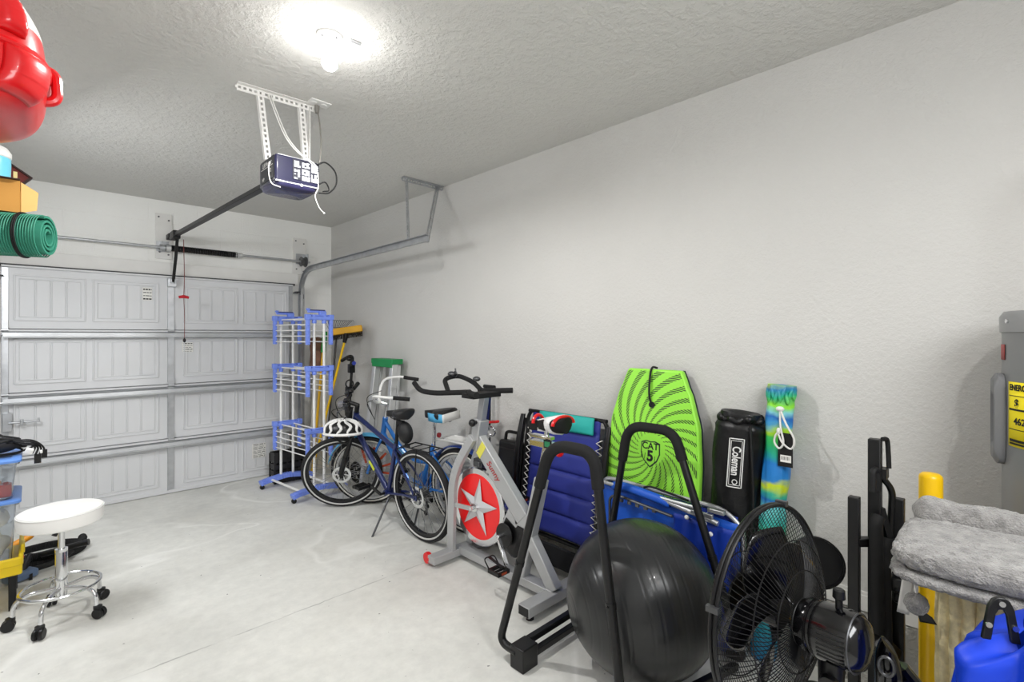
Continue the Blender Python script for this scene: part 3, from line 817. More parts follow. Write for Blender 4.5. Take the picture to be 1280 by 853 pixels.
def saddle_mesh(c, L, Wd, T=None, hgt=0.06):
    """saddle along +x with nose at +x"""
    mb = MB(T); rows = []
    c = V(c)
    for i in range(19):
        u = i / 18
        x = -L * 0.45 + L * u
        w = Wd * 0.5 * (1 - 0.80 / (1 + math.exp(-(u - 0.42) * 11)))
        w *= min(1, (u * 9 + 0.15)) ** 0.6 * min(1, ((1 - u) * 10 + 0.12)) ** 0.5
        top = 0.012 * math.cos((u - 0.1) * 3.0) - 0.01 * u
        ring = []
        for k in range(16):
            a = 2 * PI * k / 16
            zz = math.sin(a)
            ring.append(c + V((x, w * math.copysign(abs(math.cos(a)) ** 0.7, math.cos(a)), top + (zz * hgt * 0.35 if zz > 0 else zz * hgt * 0.7 * (0.9 - 0.5 * u)) - (0.010 * (1 - abs(math.cos(a))) if zz > 0 else 0))))
        rows.append(ring)
    vs = mb.grid(rows, close_u=True)
    mb._f(vs[0][::-1]); mb._f(vs[-1])
    return mb

navy_frame = mat('navy_frame_paint', (30, 42, 92), 0.3, 0.2, 0.05, coat=0.5)
blue_frame = mat('cobalt_frame_paint', (36, 116, 200), 0.28, 0.2, 0.05, coat=0.5)
sky_blue = mat('sky_blue_paint', (86, 172, 218), 0.35, 0, 0.04)
tyre = mat('tyre_rubber', (28, 28, 30), 0.75, 0, 0.12)
tyre_line = mat('tyre_reflective_line', (200, 200, 198), 0.6)
black_rim = mat('black_rim', (26, 26, 28), 0.4)
spoke = mat('spoke_steel', (150, 150, 152), 0.35, 0.8)
saddle_m = mat('saddle_vinyl', (28, 28, 30), 0.5, 0, 0.1)

def about_axis(p, d, ang):
    return Matrix.Translation(V(p)) @ Matrix.Rotation(ang, 4, V(d)) @ Matrix.Translation(-V(p))

head = math.atan2(4.22 - 3.08, 2.02 - 2.10)
mt = thing('bicycle', 'navy and black city bicycle on its kickstand with front wheel turned', 'bicycle', (2.10, 3.08, 0.0),
           Matrix.Rotation(head, 3, 'Z') @ Matrix.Rotation(math.radians(-4.0), 3, 'X'))
R1 = 0.345
I4 = Matrix.Identity(4)
HB, HT = V((0.885, 0, 0.735)), V((0.835, 0, 0.885))
ST = about_axis(HB, HT - HB, math.radians(52))
rh, fh, bb, sc_ = V((0, 0, R1)), V((1.075, 0, R1)), V((0.425, 0, 0.285)), V((0.285, 0, 0.70))
f = MB()
f.tube([HB + V((-0.004, 0, 0.03)), bb + V((0.02, 0, 0.02))], [0.024, 0.022], 12)
f.tube([HT + V((0.0, 0, -0.03)), sc_ + V((0, 0, -0.05))], [0.021, 0.017], 12)
f.cyl(HB, HT, 0.025, n=14)
f.cyl(bb, sc_, 0.018, n=12)
f.cyl(bb + V((0, -0.04, 0)), bb + V((0, 0.04, 0)), 0.023, n=14)
for s in (-1, 1):
    f.tube([bb + V((-0.03, s * 0.025, 0)), V((0.15, s * 0.045, 0.33)), rh + V((0, s * 0.06, 0))], 0.010, 8)
    f.tube([sc_ + V((0.01, s * 0.015, -0.06)), V((0.15, s * 0.045, 0.52)), rh + V((0, s * 0.06, 0))], 0.0085, 8)
    f.box(rh + V((0.0, s * 0.06, 0)), (0.035, 0.006, 0.04))
f.build('frame', navy_frame, mt, local=True)
q = MB()
q.bar(V((0.70, 0.023, 0.56)), V((0.62, 0.023, 0.485)), 0.003, 0.024, (0, 1, 0)) if False else None
q.bar(HB.lerp(bb, 0.52) + V((0, 0.0225, 0)), HB.lerp(bb, 0.66) + V((0, 0.0225, 0)), 0.026, 0.004, (0, 1, 0))
part_label(q.build('frame_decal', mat('lime_decal', (205, 215, 60), 0.5), mt, local=True), 'lime yellow band on the down tube')
fk = MB(ST)
fk.cyl(HB - (HT - HB).normalized() * 0.0, HB - (HT - HB).normalized() * 0.035, 0.026, n=14)
for s in (-1, 1):
    fk.tube([HB + V((0.01, s * 0.03, -0.03)), HB + V((0.035, s * 0.062, -0.06)), V((1.0, s * 0.065, 0.52))], 0.018, 10)
    fk.tube([V((1.0, s * 0.065, 0.52)), fh + V((0, s * 0.062, 0.02))], 0.023, 10)
    fk.box(fh + V((0, s * 0.062, 0)), (0.03, 0.01, 0.045))
fk.build('fork', black_plastic, mt, local=True)
make_wheel('front_wheel', mt, fh, R1, 0.024, ST, tyre, black_rim, spoke, tyre_line, disc=True)
make_wheel('rear_wheel', mt, rh, R1, 0.024, I4, tyre, black_rim, spoke, tyre_line, disc=True, cassette=True)
# cranks, chainring, chain, pedals, derailleur
q = MB()
q.lathe([(0.06, -0.062), (0.088, -0.062), (0.088, -0.058), (0.06, -0.058), (0.06, -0.062)], bb, (0, 1, 0), 40, cap=False)
for k in range(5):
    a = k * 2 * PI / 5
    q.bar(bb + V((0, -0.06, 0)), bb + V((0.07 * math.cos(a), -0.06, 0.07 * math.sin(a))), 0.012, 0.005, (0, 1, 0))
q.cyl(bb + V((0, -0.075, 0)), bb + V((0, 0.075, 0)), 0.010, n=10)
ca = math.radians(18)
dv = V((math.cos(ca), 0, math.sin(ca)))
q.bar(bb + V((0, 0.075, 0)), bb + V((0, 0.08, 0)) + dv * 0.17, 0.012, 0.022, (0, 0, 1))
q.bar(bb + V((0, -0.075, 0)), bb + V((0, -0.08, 0)) - dv * 0.17, 0.012, 0.022, (0, 0, 1))
q.build('crankset', black_steel, mt, local=True)
for s in (1, -1):
    c = bb + V((0, s * 0.08, 0)) + dv * 0.17 * s
    q = MB().cyl(c, c + V((0, s * 0.12, 0)), 0.008, n=8)
    for dx in (-0.045, 0.045): q.box(c + V((dx, s * 0.065, 0)), (0.012, 0.10, 0.022))
    for dy in (0.02, 0.11): q.box(c + V((0, s * dy, 0)), (0.10, 0.010, 0.02))
    q.build('pedal', black_plastic, mt, local=True)
q = MB()
ch = catmull([bb + V((0.0, -0.06, 0.088)), V((0.2, -0.05, 0.395)), rh + V((0, -0.045, 0.05))], 4) + catmull([rh + V((-0.045, -0.045, 0)), rh + V((0.01, -0.05, -0.10)), rh + V((0.03, -0.05, -0.15)), V((0.25, -0.055, 0.24)), bb + V((0, -0.06, -0.088))], 4)
q.tube(ch, 0.0045, 5)
q.build('chain', darksteel, mt, local=True)
q = MB().bar(rh + V((0.01, -0.06, -0.03)), rh + V((0.025, -0.055, -0.16)), 0.008, 0.025, (1, 0, 0)).cyl(rh + V((0.01, -0.06, -0.10)), rh + V((0.01, -0.045, -0.10)), 0.02, n=12).cyl(rh + V((0.027, -0.06, -0.155)), rh + V((0.027, -0.045, -0.155)), 0.02, n=12)
q.box(rh + V((0, -0.075, -0.05)), (0.05, 0.03, 0.05))
q.build('derailleur', black_steel, mt, bevel=0.004, local=True)
# kickstand towards the viewer's side
q = MB().tube([bb + V((-0.05, 0.03, -0.02)), V((0.36, 0.12, 0.15)), V((0.355, 0.225, -0.002))], 0.008, 8)
q.ellip((0.355, 0.227, 0.004), (0.03, 0.012, 0.01))
q.bar(bb + V((-0.07, -0.02, 0.0)), bb + V((-0.05, 0.04, -0.03)), 0.03, 0.02)
q.build('kickstand', darksteel, mt, local=True)
saddle_mesh((0.235, 0, 0.945), 0.27, 0.19, hgt=0.085).build('saddle', saddle_m, mt, smooth=60, local=True)
q = MB().cyl(sc_ + V((0, 0, -0.02)), V((0.24, 0, 0.90)), 0.0135, n=12)
for s in (-1, 1): q.tube([(0.15, s * 0.03, 0.915), (0.20, s * 0.022, 0.898), (0.30, s * 0.02, 0.90), (0.34, s * 0.01, 0.925)], 0.0035, 6)
q.box((0.24, 0, 0.90), (0.05, 0.05, 0.02))
q.build('seat_post', black_steel, mt, local=True)
bag = MB().ellip((0.155, 0, 0.80), (0.062, 0.055, 0.085), 20, 12, Euler((0, 0.25, 0))).box((0.205, 0, 0.87), (0.06, 0.03, 0.03)).box((0.14, 0, 0.70), (0.05, 0.012, 0.03))
bag.build('saddle_bag', mat('black_nylon', (24, 24, 26), 0.55, 0, 0.1, bump=0.2, bscale=400, bdist=0.001), mt, local=True)
q = MB()
for s in (-1, 1):
    q.tube([(0.25, s * 0.02, 0.66), (0.12, s * 0.06, 0.715), (-0.20, s * 0.06, 0.715)], 0.005, 6)
    q.tube([(-0.05, s * 0.062, 0.715), rh + V((0, s * 0.068, 0.02))], 0.0045, 6)
for x in (-0.18, -0.08, 0.02, 0.12): q.tube([(x, -0.06, 0.715), (x, 0.06, 0.715)], 0.004, 6)
q.build('rear_rack', black_steel, mt, local=True)
# cockpit (turns with the fork)
sd = (HT - HB).normalized()
tp = HT + sd * 0.075
q = MB(ST).cyl(HT, tp, 0.02, n=14).cyl(tp + V((-0.01, 0, -0.015)), tp + V((0.075, 0, 0.04)), 0.017, n=12)
q.box(tp + V((0.08, 0, 0.042)), (0.045, 0.055, 0.045))
q.build('stem', black_steel, mt, bevel=0.004, local=True)
hbp = tp + V((0.08, 0, 0.045))
q = MB(ST).tube(catmull([hbp + V((-0.055, -0.31, 0.02)), hbp + V((-0.03, -0.2, 0.02)), hbp + V((0.0, -0.07, 0.0)), hbp, hbp + V((0.0, 0.07, 0.0)), hbp + V((-0.03, 0.2, 0.02)), hbp + V((-0.055, 0.31, 0.02))], 5), 0.0125, 10)
q.build('handlebar', black_steel, mt, local=True)
for s in (-1, 1):
    MB(ST).tube([hbp + V((-0.057, s * 0.315, 0.02)), hbp + V((-0.034, s * 0.2, 0.02))], [0.018, 0.0165], 12).build('grip', black_rubber, mt, local=True)
    q = MB(ST).box(hbp + V((-0.018, s * 0.165, 0.018)), (0.035, 0.03, 0.03)).tube(catmull([hbp + V((0.0, s * 0.17, 0.01)), hbp + V((0.045, s * 0.19, -0.005)), hbp + V((0.03, s * 0.27, -0.01))], 4), 0.006, 6)
    q.build('brake_lever', darksteel, mt, local=True)
    q = MB(ST).ellip(hbp + V((-0.02, s * 0.13, 0.03)), (0.025, 0.02, 0.018), 12, 8)
    q.build('shifter', black_plastic, mt, local=True)
q = MB(ST)
for s, e in ((1, V((0.04, 0.05, -0.25))), (-1, V((0.03, -0.05, -0.28))), (1, V((-0.02, 0.02, -0.2))), (-1, V((-0.03, -0.03, -0.22)))):
    a = hbp + V((0.0, s * 0.14, 0.01))
    q.tube(catmull([a, a + V((0.11, -s * 0.03, -0.03)), a + V((0.09, -s * 0.10, -0.14)), hbp + e], 6), 0.003, 6)
q.build('cables', black_rubber, mt, local=True)
q = MB(ST).box(hbp + V((0.045, 0.0, -0.02)), (0.04, 0.06, 0.045)).cyl(hbp + V((0.05, 0, -0.02)), hbp + V((0.075, 0, -0.02)), 0.022, 0.026, n=16)
q.build('front_light', mat('grey_lamp', (120, 120, 124), 0.35), mt, bevel=0.004, local=True)

# helmet hung on the front of that bicycle
hm = thing('bicycle_helmet', 'black and white vented bicycle helmet hung at the front of the navy bike', 'helmet', (1.84, 3.87, 0.69))
hc = V((1.84, 3.87, 0.775))
yaw = math.radians(45)
Rz = Matrix.Rotation(math.radians(-42), 3, 'Z')
def shell(u, v, s=1.0):
    a = 2 * PI * u; th = v * PI * 0.56
    return hc + Rz @ V((0.15 * s * math.sin(th) * math.cos(a), 0.10 * s * math.sin(th) * math.sin(a), 0.10 * s * math.cos(th) - 0.03))
MB().sheet(lambda u, v: shell(u, v, 0.94), 40, 14).build('liner', black_plastic, hm, solid=0.012)
q = MB()
for k in range(11):
    u = k / 11 + 0.02
    pts = [shell(u + 0.02 * math.sin(v * 9 + k), 0.12 + v * 0.82, 1.02) for v in [i / 10 for i in range(11)]]
    q.tube(pts, [0.006 + 0.007 * math.sin(PI * i / 10) for i in range(11)], 7)
q.tube([shell(k / 40, 0.97, 1.02) for k in range(40)], 0.011, 8, closed=True)
q.tube([shell(k / 24, 0.22, 1.02) for k in range(24)], 0.008, 6, closed=True)
q.build('outer_ribs', white_plastic, hm)
MB().tube(catmull([shell(0.1, 1.0), hc + V((0.02, 0.03, -0.13)), shell(0.4, 1.0)], 6), 0.005, 6).build('strap', black_rubber, hm)
MB().tube(catmull([shell(0.6, 1.0), hc + V((0.0, -0.03, -0.12)), shell(0.9, 1.0)], 6), 0.005, 6).build('strap', black_rubber, hm)
MB().tube(catmull([hc + V((0, 0, 0.06)), hc + V((0.04, -0.01, 0.10)), hc + V((0.09, 0.0, 0.16))], 5), 0.005, 6).build('hanging_strap', black_rubber, hm)

# cruiser bicycle
cz = math.atan2(4.15 - 3.0, 2.245 - 2.41)
cb = thing('bicycle', 'blue step-through cruiser bicycle with white rear rack and white handlebar by the wall', 'bicycle', (2.415, 2.985, 0), Matrix.Rotation(cz, 3, 'Z') @ Matrix.Rotation(math.radians(-5), 3, 'X'))
R2 = 0.335
HB2, HT2 = V((0.93, 0, 0.66)), V((0.88, 0, 0.82))
S2 = about_axis(HB2, HT2 - HB2, math.radians(40))
rh2, fh2, bb2 = V((0, 0, R2)), V((1.12, 0, R2)), V((0.47, 0, 0.29))
st2 = V((0.29, 0, 0.66))
f = MB()
f.cyl(HB2, HT2, 0.024, n=14)
f.tube(catmull([HB2 + V((0, 0, 0.03)), V((0.78, 0, 0.45)), V((0.60, 0, 0.32)), bb2], 6), 0.021, 10)
f.tube(catmull([HT2 + V((0, 0, -0.04)), V((0.72, 0, 0.60)), V((0.55, 0, 0.50)), V((0.37, 0, 0.50))], 6), 0.017, 10)
f.cyl(bb2, st2, 0.018, n=12)
f.cyl(bb2 + V((0, -0.04, 0)), bb2 + V((0, 0.04, 0)), 0.028, n=14)
for s in (-1, 1):
    f.tube([bb2 + V((-0.02, s * 0.03, 0)), V((0.2, s * 0.05, 0.31)), rh2 + V((0, s * 0.06, 0))], 0.010, 8)
    f.tube([st2 + V((0.01, s * 0.015, -0.06)), V((0.17, s * 0.05, 0.50)), rh2 + V((0, s * 0.06, 0))], 0.009, 8)
f.build('frame', blue_frame, cb, local=True)
fk = MB(S2)
for s in (-1, 1): fk.tube(catmull([HB2 + V((0.005, s * 0.02, -0.01)), HB2 + V((0.03, s * 0.055, -0.05)), V((1.05, s * 0.055, 0.47)), fh2 + V((0, s * 0.055, 0))], 4), 0.012, 8)
fk.build('fork', blue_frame, cb, local=True)
ww = mat('whitewall', (222, 220, 212), 0.6)
make_wheel('front_wheel', cb, fh2, R2, 0.026, S2, tyre, alu, spoke, ww, rimw=0.014)
make_wheel('rear_wheel', cb, rh2, R2, 0.026, I4, tyre, alu, spoke, ww, rimw=0.014)
def fender(T, hub, a0, a1, R, w):
    mb = MB(T); rows = []
    for i in range(37):
        a = math.radians(a0 + (a1 - a0) * i / 36)
        rows.append([V(hub) + V(((R + 0.012 * math.cos(b)) * math.cos(a), w * math.sin(b), (R + 0.012 * math.cos(b)) * math.sin(a))) for b in [-1.4 + 2.8 * j / 8 for j in range(9)]])
    mb.grid(rows); return mb
part_label(fender(S2, fh2, 20, 165, R2 + 0.014, 0.036).build('front_fender', sky_blue, cb, solid=0.002, local=True), 'pale sky blue front fender')
fender(I4, rh2, 25, 205, R2 + 0.014, 0.036).build('rear_fender', mat('deep_blue_fender', (30, 66, 150), 0.3, 0, 0.04, coat=0.5), cb, solid=0.002, local=True)
q = MB()
for s in (-1, 1):
    q.tube(catmull([(0.26, s * 0.02, 0.70), (0.14, s * 0.06, 0.735), (-0.05, s * 0.065, 0.735), (-0.24, s * 0.06, 0.73)], 5), 0.007, 8)
    q.tube([(-0.10, s * 0.066, 0.735), rh2 + V((-0.0, s * 0.066, 0.01))], 0.006, 8)
q.box((-0.05, 0, 0.739), (0.34, 0.085, 0.010)); q.tube([(-0.24, -0.06, 0.73), (-0.265, 0, 0.73), (-0.24, 0.06, 0.73)], 0.007, 8)
q.build('rear_rack', white_plastic, cb, local=True)
for q in (MB().cyl((-0.275, 0, 0.72), (-0.288, 0, 0.72), 0.028, n=20), MB().cyl((0.19, 0.035, 0.76), (0.178, 0.035, 0.76), 0.02, n=16)):
    part_label(q.build('reflector', mat('red_reflector', (150, 18, 26), 0.2, coat=0.5), cb, local=True), 'red round reflector')
saddle_mesh((0.21, 0, 0.925), 0.28, 0.24, hgt=0.11).build('saddle', saddle_m, cb, smooth=60, local=True)
q = MB()
rows = []
for i in range(9):
    a = 0.25 + 1.1 * i / 8
    y = 0.12 * math.cos(a * 1.9 - 0.25)
    rows.append([V((0.24 - 0.16 * i / 8 - 0.01, 0.106 - 0.012 * abs(i - 4) / 4, z)) for z in (0.88, 0.945)])
q.grid(rows); q.build('saddle_band', sky_blue, cb, solid=0.004, local=True)
q = MB()
rows = [[V((0.066, 0.100 - 0.19 * i / 10, z)) for z in (0.88, 0.945)] for i in range(11)]
q.grid(rows)
q.build('saddle_badge', white_plastic, cb, solid=0.004, local=True)
q = MB().cyl(st2 - V((0, 0, 0.02)), V((0.255, 0, 0.88)), 0.0135, n=12)
q.torus((0.22, -0.03, 0.875), (0, 0.3, 1), 0.018, 0.004, 16, 6).torus((0.22, 0.03, 0.875), (0, 0.3, 1), 0.018, 0.004, 16, 6)
q.build('seat_post', chrome, cb, local=True)
q = MB().cyl(bb2 + V((0, -0.06, 0)), bb2 + V((0, -0.064, 0)), 0.075, n=32).cyl(bb2 + V((0, -0.08, 0)), bb2 + V((0, 0.08, 0)), 0.010, n=10)
q.bar(bb2 + V((0, 0.08, 0)), bb2 + V((0.06, 0.085, 0.155)), 0.012, 0.022, (0, 1, 0)).bar(bb2 + V((0, -0.08, 0)), bb2 + V((-0.06, -0.085, -0.155)), 0.012, 0.022, (0, 1, 0))
q.build('crankset', alu, cb, local=True)
for s in (1, -1):
    c = bb2 + V((s * 0.06, s * 0.085, s * 0.155))
    MB().box(c + V((0, s * 0.055, 0)), (0.085, 0.10, 0.028)).build('pedal', black_rubber, cb, bevel=0.006, local=True)
q = MB().box((0.235, -0.055, 0.33), (0.42, 0.022, 0.10)).cyl(bb2 + V((0, -0.046, 0.01)), bb2 + V((0, -0.066, 0.01)), 0.095, n=28)
q.build('chain_guard', blue_frame, cb, bevel=0.01, local=True)
s2 = (HT2 - HB2).normalized()
tp2 = HT2 + s2 * 0.13
MB(S2).cyl(HT2, tp2, 0.013, n=12).cyl(tp2, tp2 + V((0.05, 0, 0.02)), 0.015, n=12).build('stem', chrome, cb, local=True)
hb2 = tp2 + V((0.055, 0, 0.022))
q = MB(S2)
for s in (-1, 1):
    q.tube(catmull([hb2, hb2 + V((0.02, s * 0.06, 0.03)), hb2 + V((-0.01, s * 0.19, 0.13)), hb2 + V((-0.13, s * 0.25, 0.13)), hb2 + V((-0.26, s * 0.24, 0.10))], 6), 0.011, 10)
q.build('handlebar', white_plastic, cb, local=True)
for s in (-1, 1):
    MB(S2).tube([hb2 + V((-0.18, s * 0.247, 0.12)), hb2 + V((-0.31, s * 0.235, 0.085))], 0.0165, 12).build('grip', black_rubber, cb, local=True)
q = MB(S2).tube(catmull([hb2 + V((0, .1, .07)), hb2 + V((.1, .05, .02)), hb2 + V((.08, 0, -.15))], 6), 0.003, 6).tube(catmull([hb2 + V((0, -.1, .07)), hb2 + V((.12, -.04, .04)), hb2 + V((.09, 0, -.12))], 6), 0.003, 6)
q.build('cables', black_rubber, cb, local=True)
q = MB().tube([bb2 + V((-0.06, 0.03, -0.02)), V((0.38, 0.13, 0.15)), V((0.36, 0.21, 0.01))], 0.008, 8)
q.build('kickstand', darksteel, cb, local=True)
q = MB(S2)
for k in range(5):
    a = 0.5 + k * 0.16
    q.bar(fh2 + V((0.08 * math.cos(a * 3), 0.012, 0.08 * math.sin(a * 3))), fh2 + V((0.24 * math.cos(a * 3), 0.012, 0.24 * math.sin(a * 3))), 0.02, 0.006, (0, 1, 0))
part_label(q.build('spoke_reflectors', mat('orange_reflector', (190, 72, 40), 0.4), cb, local=True), 'orange spoke reflectors')

# upright folding push cart behind the bikes
ct = thing('push_cart', 'black folding push cart handle standing behind the navy bike', 'cart', (2.27, 4.72, 0))
MB().tube([(2.27, 4.72, 0.10), (2.27, 4.70, 0.7), (2.29, 4.66, 1.26)], 0.014, 10).bar((2.27, 4.71, 0.35), (2.29, 4.69, 0.80), 0.035, 0.02, (0, 1, 0)).build('pole', black_steel, ct)
MB().tube(catmull([(2.24, 4.60, 1.22), (2.27, 4.62, 1.29), (2.29, 4.68, 1.32), (2.30, 4.78, 1.31), (2.27, 4.86, 1.27)], 6), 0.017, 10).build('handle', black_rubber, ct)
MB().box((2.28, 4.66, 1.20), (0.06, 0.05, 0.09)).ellip((2.25, 4.64, 1.30), (0.035, 0.03, 0.025), 12, 8).torus((2.27, 4.68, 1.04), (0, 1, 0), 0.04, 0.008, 20, 6).box((2.265, 4.69, 0.96), (0.05, 0.06, 0.10)).build('joint', black_plastic, ct, bevel=0.008)
part_label(MB().cyl((2.27, 4.58, 1.255), (2.295, 4.66, 1.265), 0.02, n=12).build('grip_cap', mat('blue_cap', (46, 60, 150), 0.4), ct), 'blue end cap')
for s in (-1, 1):
    q = MB().torus((2.27 + s * 0.09, 4.72, 0.11), (1, 0, 0), 0.09, 0.02, 28, 8)
    for k in range(5):
        a = k * 2 * PI / 5
        q.bar((2.27 + s * 0.09, 4.72, 0.11), (2.27 + s * 0.09, 4.72 + 0.08 * math.cos(a), 0.11 + 0.08 * math.sin(a)), 0.014, 0.012, (1, 0, 0))
    q.cyl((2.27, 4.72, 0.11), (2.27 + s * 0.10, 4.72, 0.11), 0.010, n=8)
    q.build('wheel', black_rubber, ct)
ct.location = (2.335, 4.80, 0)

# ------------------------------------------------------------------ spin bike
sp_grey = mat('silver_powder_coat', (172, 173, 174), 0.38, 0.25, 0.03, coat=0.15)
sb = thing('spin_bike', 'silver spin bike with a red flywheel bearing a silver star', 'exercise bike', (2.13, 2.25, 0))
XS = 2.13
q = MB().box((2.13, 2.68, 0.055), (0.50, 0.075, 0.05))
q.box((XS, 2.24, 0.065), (0.075, 0.84, 0.05))
q.build('front_base', sp_grey, sb, bevel=0.004)
q = MB().box((2.13, 1.83, 0.06), (0.50, 0.08, 0.055)).build('rear_stabiliser', sp_grey, sb, bevel=0.004)
for x in (1.882, 2.378): MB().box((x, 1.83, 0.06), (0.006, 0.072, 0.047)).build('end_cap', black_plastic, sb)
for x in (1.93, 2.33):
    MB().cyl((x, 1.83, 0.0), (x, 1.83, 0.033), 0.022, n=14).build('levelling_foot', black_rubber, sb)
for x in (1.90, 2.36):
    q = MB().lathe([(0.01, -0.014), (0.035, -0.014), (0.038, 0), (0.035, 0.014), (0.01, 0.014)], (x - 0.005, 2.735, 0.052), (1, 0, 0), 24).box((x - 0.005, 2.72, 0.05), (0.036, 0.03, 0.02))
    part_label(q.build('transport_wheel', red_pl, sb), 'small red transport wheel')
# fork legs
for s in (-1, 1):
    x = XS + s * 0.085
    mb = MB()
    pts = fillet([(x, 2.675, 0.08), (x, 2.66, 0.60), (XS + s * 0.055, 2.49, 0.86)], 0.25, 8)
    for i in range(len(pts) - 1):
        mb.bar(pts[i], pts[i + 1] + (pts[i + 1] - pts[i]).normalized() * 0.004, 0.03, 0.065, (0, -1, 0.4))
    mb.build('fork_leg', sp_grey, sb, bevel=0.004)
# head and main frame
q = MB()
q.bar((XS, 2.50, 0.78), (XS, 2.462, 0.98), 0.085, 0.07, (0, 1, 0))
q.bar((XS, 2.50, 0.855), (XS, 2.06, 0.43), 0.06, 0.105, (0, 1, -1))
q.bar((XS, 2.10, 0.50), (XS, 2.22, 0.28), 0.055, 0.11, (0, 1, 0.5))
q.bar((XS, 2.085, 0.08), (XS, 1.925, 0.70), 0.06, 0.07, (0, 1, 0.3))
q.bar((XS, 2.02, 0.34), (XS, 1.82, 0.085), 0.06, 0.075, (0, 1, -1))
q.bar((XS, 2.12, 0.43), (XS, 2.0, 0.42), 0.055, 0.09, (0, 0, 1))
q.build('frame', sp_grey, sb, bevel=0.006)
part_label(MB().box((XS, 2.17, 0.30), (0.06, 0.20, 0.22), Euler((0.5, 0, 0))).build('crank_cover', black_plastic, sb, bevel=0.03), 'black crank cover')
# decal band and red script on the frame side
fd = (V((XS, 2.06, 0.43)) - V((XS, 2.50, 0.855))).normalized()
pn = V((XS - 0.0315, 2.50, 0.855)) + fd * 0.10
upv = V((-1, 0, 0)).cross(fd).normalized()
Mx = frame(pn + fd * 0.16, fd, upv)
q = MB().prism([(-0.02, -0.05), (0.03, -0.05), (0.015, 0.05), (-0.035, 0.05)], pn, fd, upv, 0.002)
q.build('yellow_decal', mat('pale_yellow_decal', (220, 214, 90), 0.5), sb)
text('lettering', 'Sunny', 0.060, mat('dark_red_ink', (168, 36, 40), 0.5), sb, Mx, 0.0006, shear=0.25, bold=0.0004)
# flywheel
FW = V((XS, 2.475, 0.405)); FR = 0.255
q = MB().lathe([(0.02, -0.012), (0.20, -0.012), (0.205, -0.020), (FR - 0.006, -0.024), (FR, -0.018), (FR, 0.018), (FR - 0.006, 0.024), (0.205, 0.020), (0.20, 0.012), (0.02, 0.012)], FW, (1, 0, 0), 72)
fw = q.build('flywheel', chrome, sb)
q = MB()
for s in (-1, 1): q.lathe([(0.03, s * 0.0135), (0.212, s * 0.0225), (0.214, s * 0.0205), (0.03, s * 0.010)], FW, (1, 0, 0), 60, cap=False)
part_label(q.build('disc_face', mat('bright_red_enamel', (238, 18, 22), 0.35, 0, 0.02, coat=0.3), fw), 'bright red disc face')
star = MB()
for s in (-1, 1):
    ctr = FW + V((s * 0.046, 0, 0))
    P_ = []
    for k in range(10):
        a = math.radians(90 + 8 + 36 * k)
        r = 0.195 if k % 2 == 0 else 0.066
        P_.append(FW + V((s * (0.0245), r * math.cos(a), r * math.sin(a))))
    c_ = star._v(ctr); vs = [star._v(p) for p in P_]
    for k in range(10): star._f((c_, vs[k], vs[(k + 1) % 10]))
star.build('star', mat('silver_star', (205, 207, 210), 0.35, 0.35, 0.02), fw, smooth=0)
MB().cyl(FW + V((-0.085, 0, 0)), FW + V((0.085, 0, 0)), 0.012, n=12).cyl(FW + V((-0.055, 0, 0)), FW + V((0.055, 0, 0)), 0.03, 0.03, n=20).build('hub', chrome, fw)
for s in (-1, 1):
    MB().bar(FW + V((s * 0.078, 0.0, 0)), V((XS + s * 0.085, 2.672, 0.39)), 0.010, 0.028, (0, 0, 1)).build('axle_plate', sp_grey, sb)
q = MB().bar((XS, 2.475, 0.665), (XS, 2.475, 0.72), 0.05, 0.08, (0, 1, 0)).box((XS, 2.47, 0.69), (0.08, 0.06, 0.035)).cyl((XS, 2.46, 0.72), (XS, 2.46, 0.78), 0.012, n=10)
q.build('brake_pad', darksteel, sb, bevel=0.004)
# chain guard ring and cranks
q = MB().cyl((XS - 0.055, 2.19, 0.31), (XS - 0.046, 2.19, 0.31), 0.07, n=36)
q.build('chainring_cover', black_plastic, sb, bevel=0.003)
q = MB().cyl((XS - 0.11, 2.19, 0.31), (XS + 0.11, 2.19, 0.31), 0.014, n=12).bar((XS - 0.10, 2.19, 0.31), (XS - 0.115, 2.10, 0.17), 0.016, 0.026, (1, 0, 0)).bar((XS + 0.10, 2.19, 0.31), (XS + 0.115, 2.28, 0.45), 0.016, 0.026, (1, 0, 0))
q.build('crank', chrome, sb, bevel=0.003)
for s, c in ((-1, V((XS - 0.125, 2.095, 0.165))), (1, V((XS + 0.125, 2.285, 0.455)))):
    q = MB().cyl(c, c + V((s * 0.10, 0, 0)), 0.008, n=8)
    for dy in (-0.04, 0.04): q.box(c + V((s * 0.06, dy, 0)), (0.085, 0.012, 0.022))
    for dx in (0.018, 0.10): q.box(c + V((s * dx, 0, 0)), (0.010, 0.09, 0.022))
    q.tube(fillet([c + V((s * 0.02, 0.04, 0.01)), c + V((s * 0.02, 0.085, 0.055)), c + V((s * 0.10, 0.085, 0.055)), c + V((s * 0.10, 0.04, 0.01))], 0.02, 4), 0.004, 6)
    q.bar(c + V((s * 0.06, 0.085, 0.055)), c + V((s * 0.06, -0.03, 0.03)), 0.02, 0.003, (0, 0, 1))
    pd = q.build('pedal', black_steel, sb)
    part_label(MB().box(c + V((s * 0.06, -0.047, 0)), (0.04, 0.003, 0.012)).build('reflector', mat('amber_reflector', (150, 60, 30), 0.3), pd), 'amber pedal reflector')
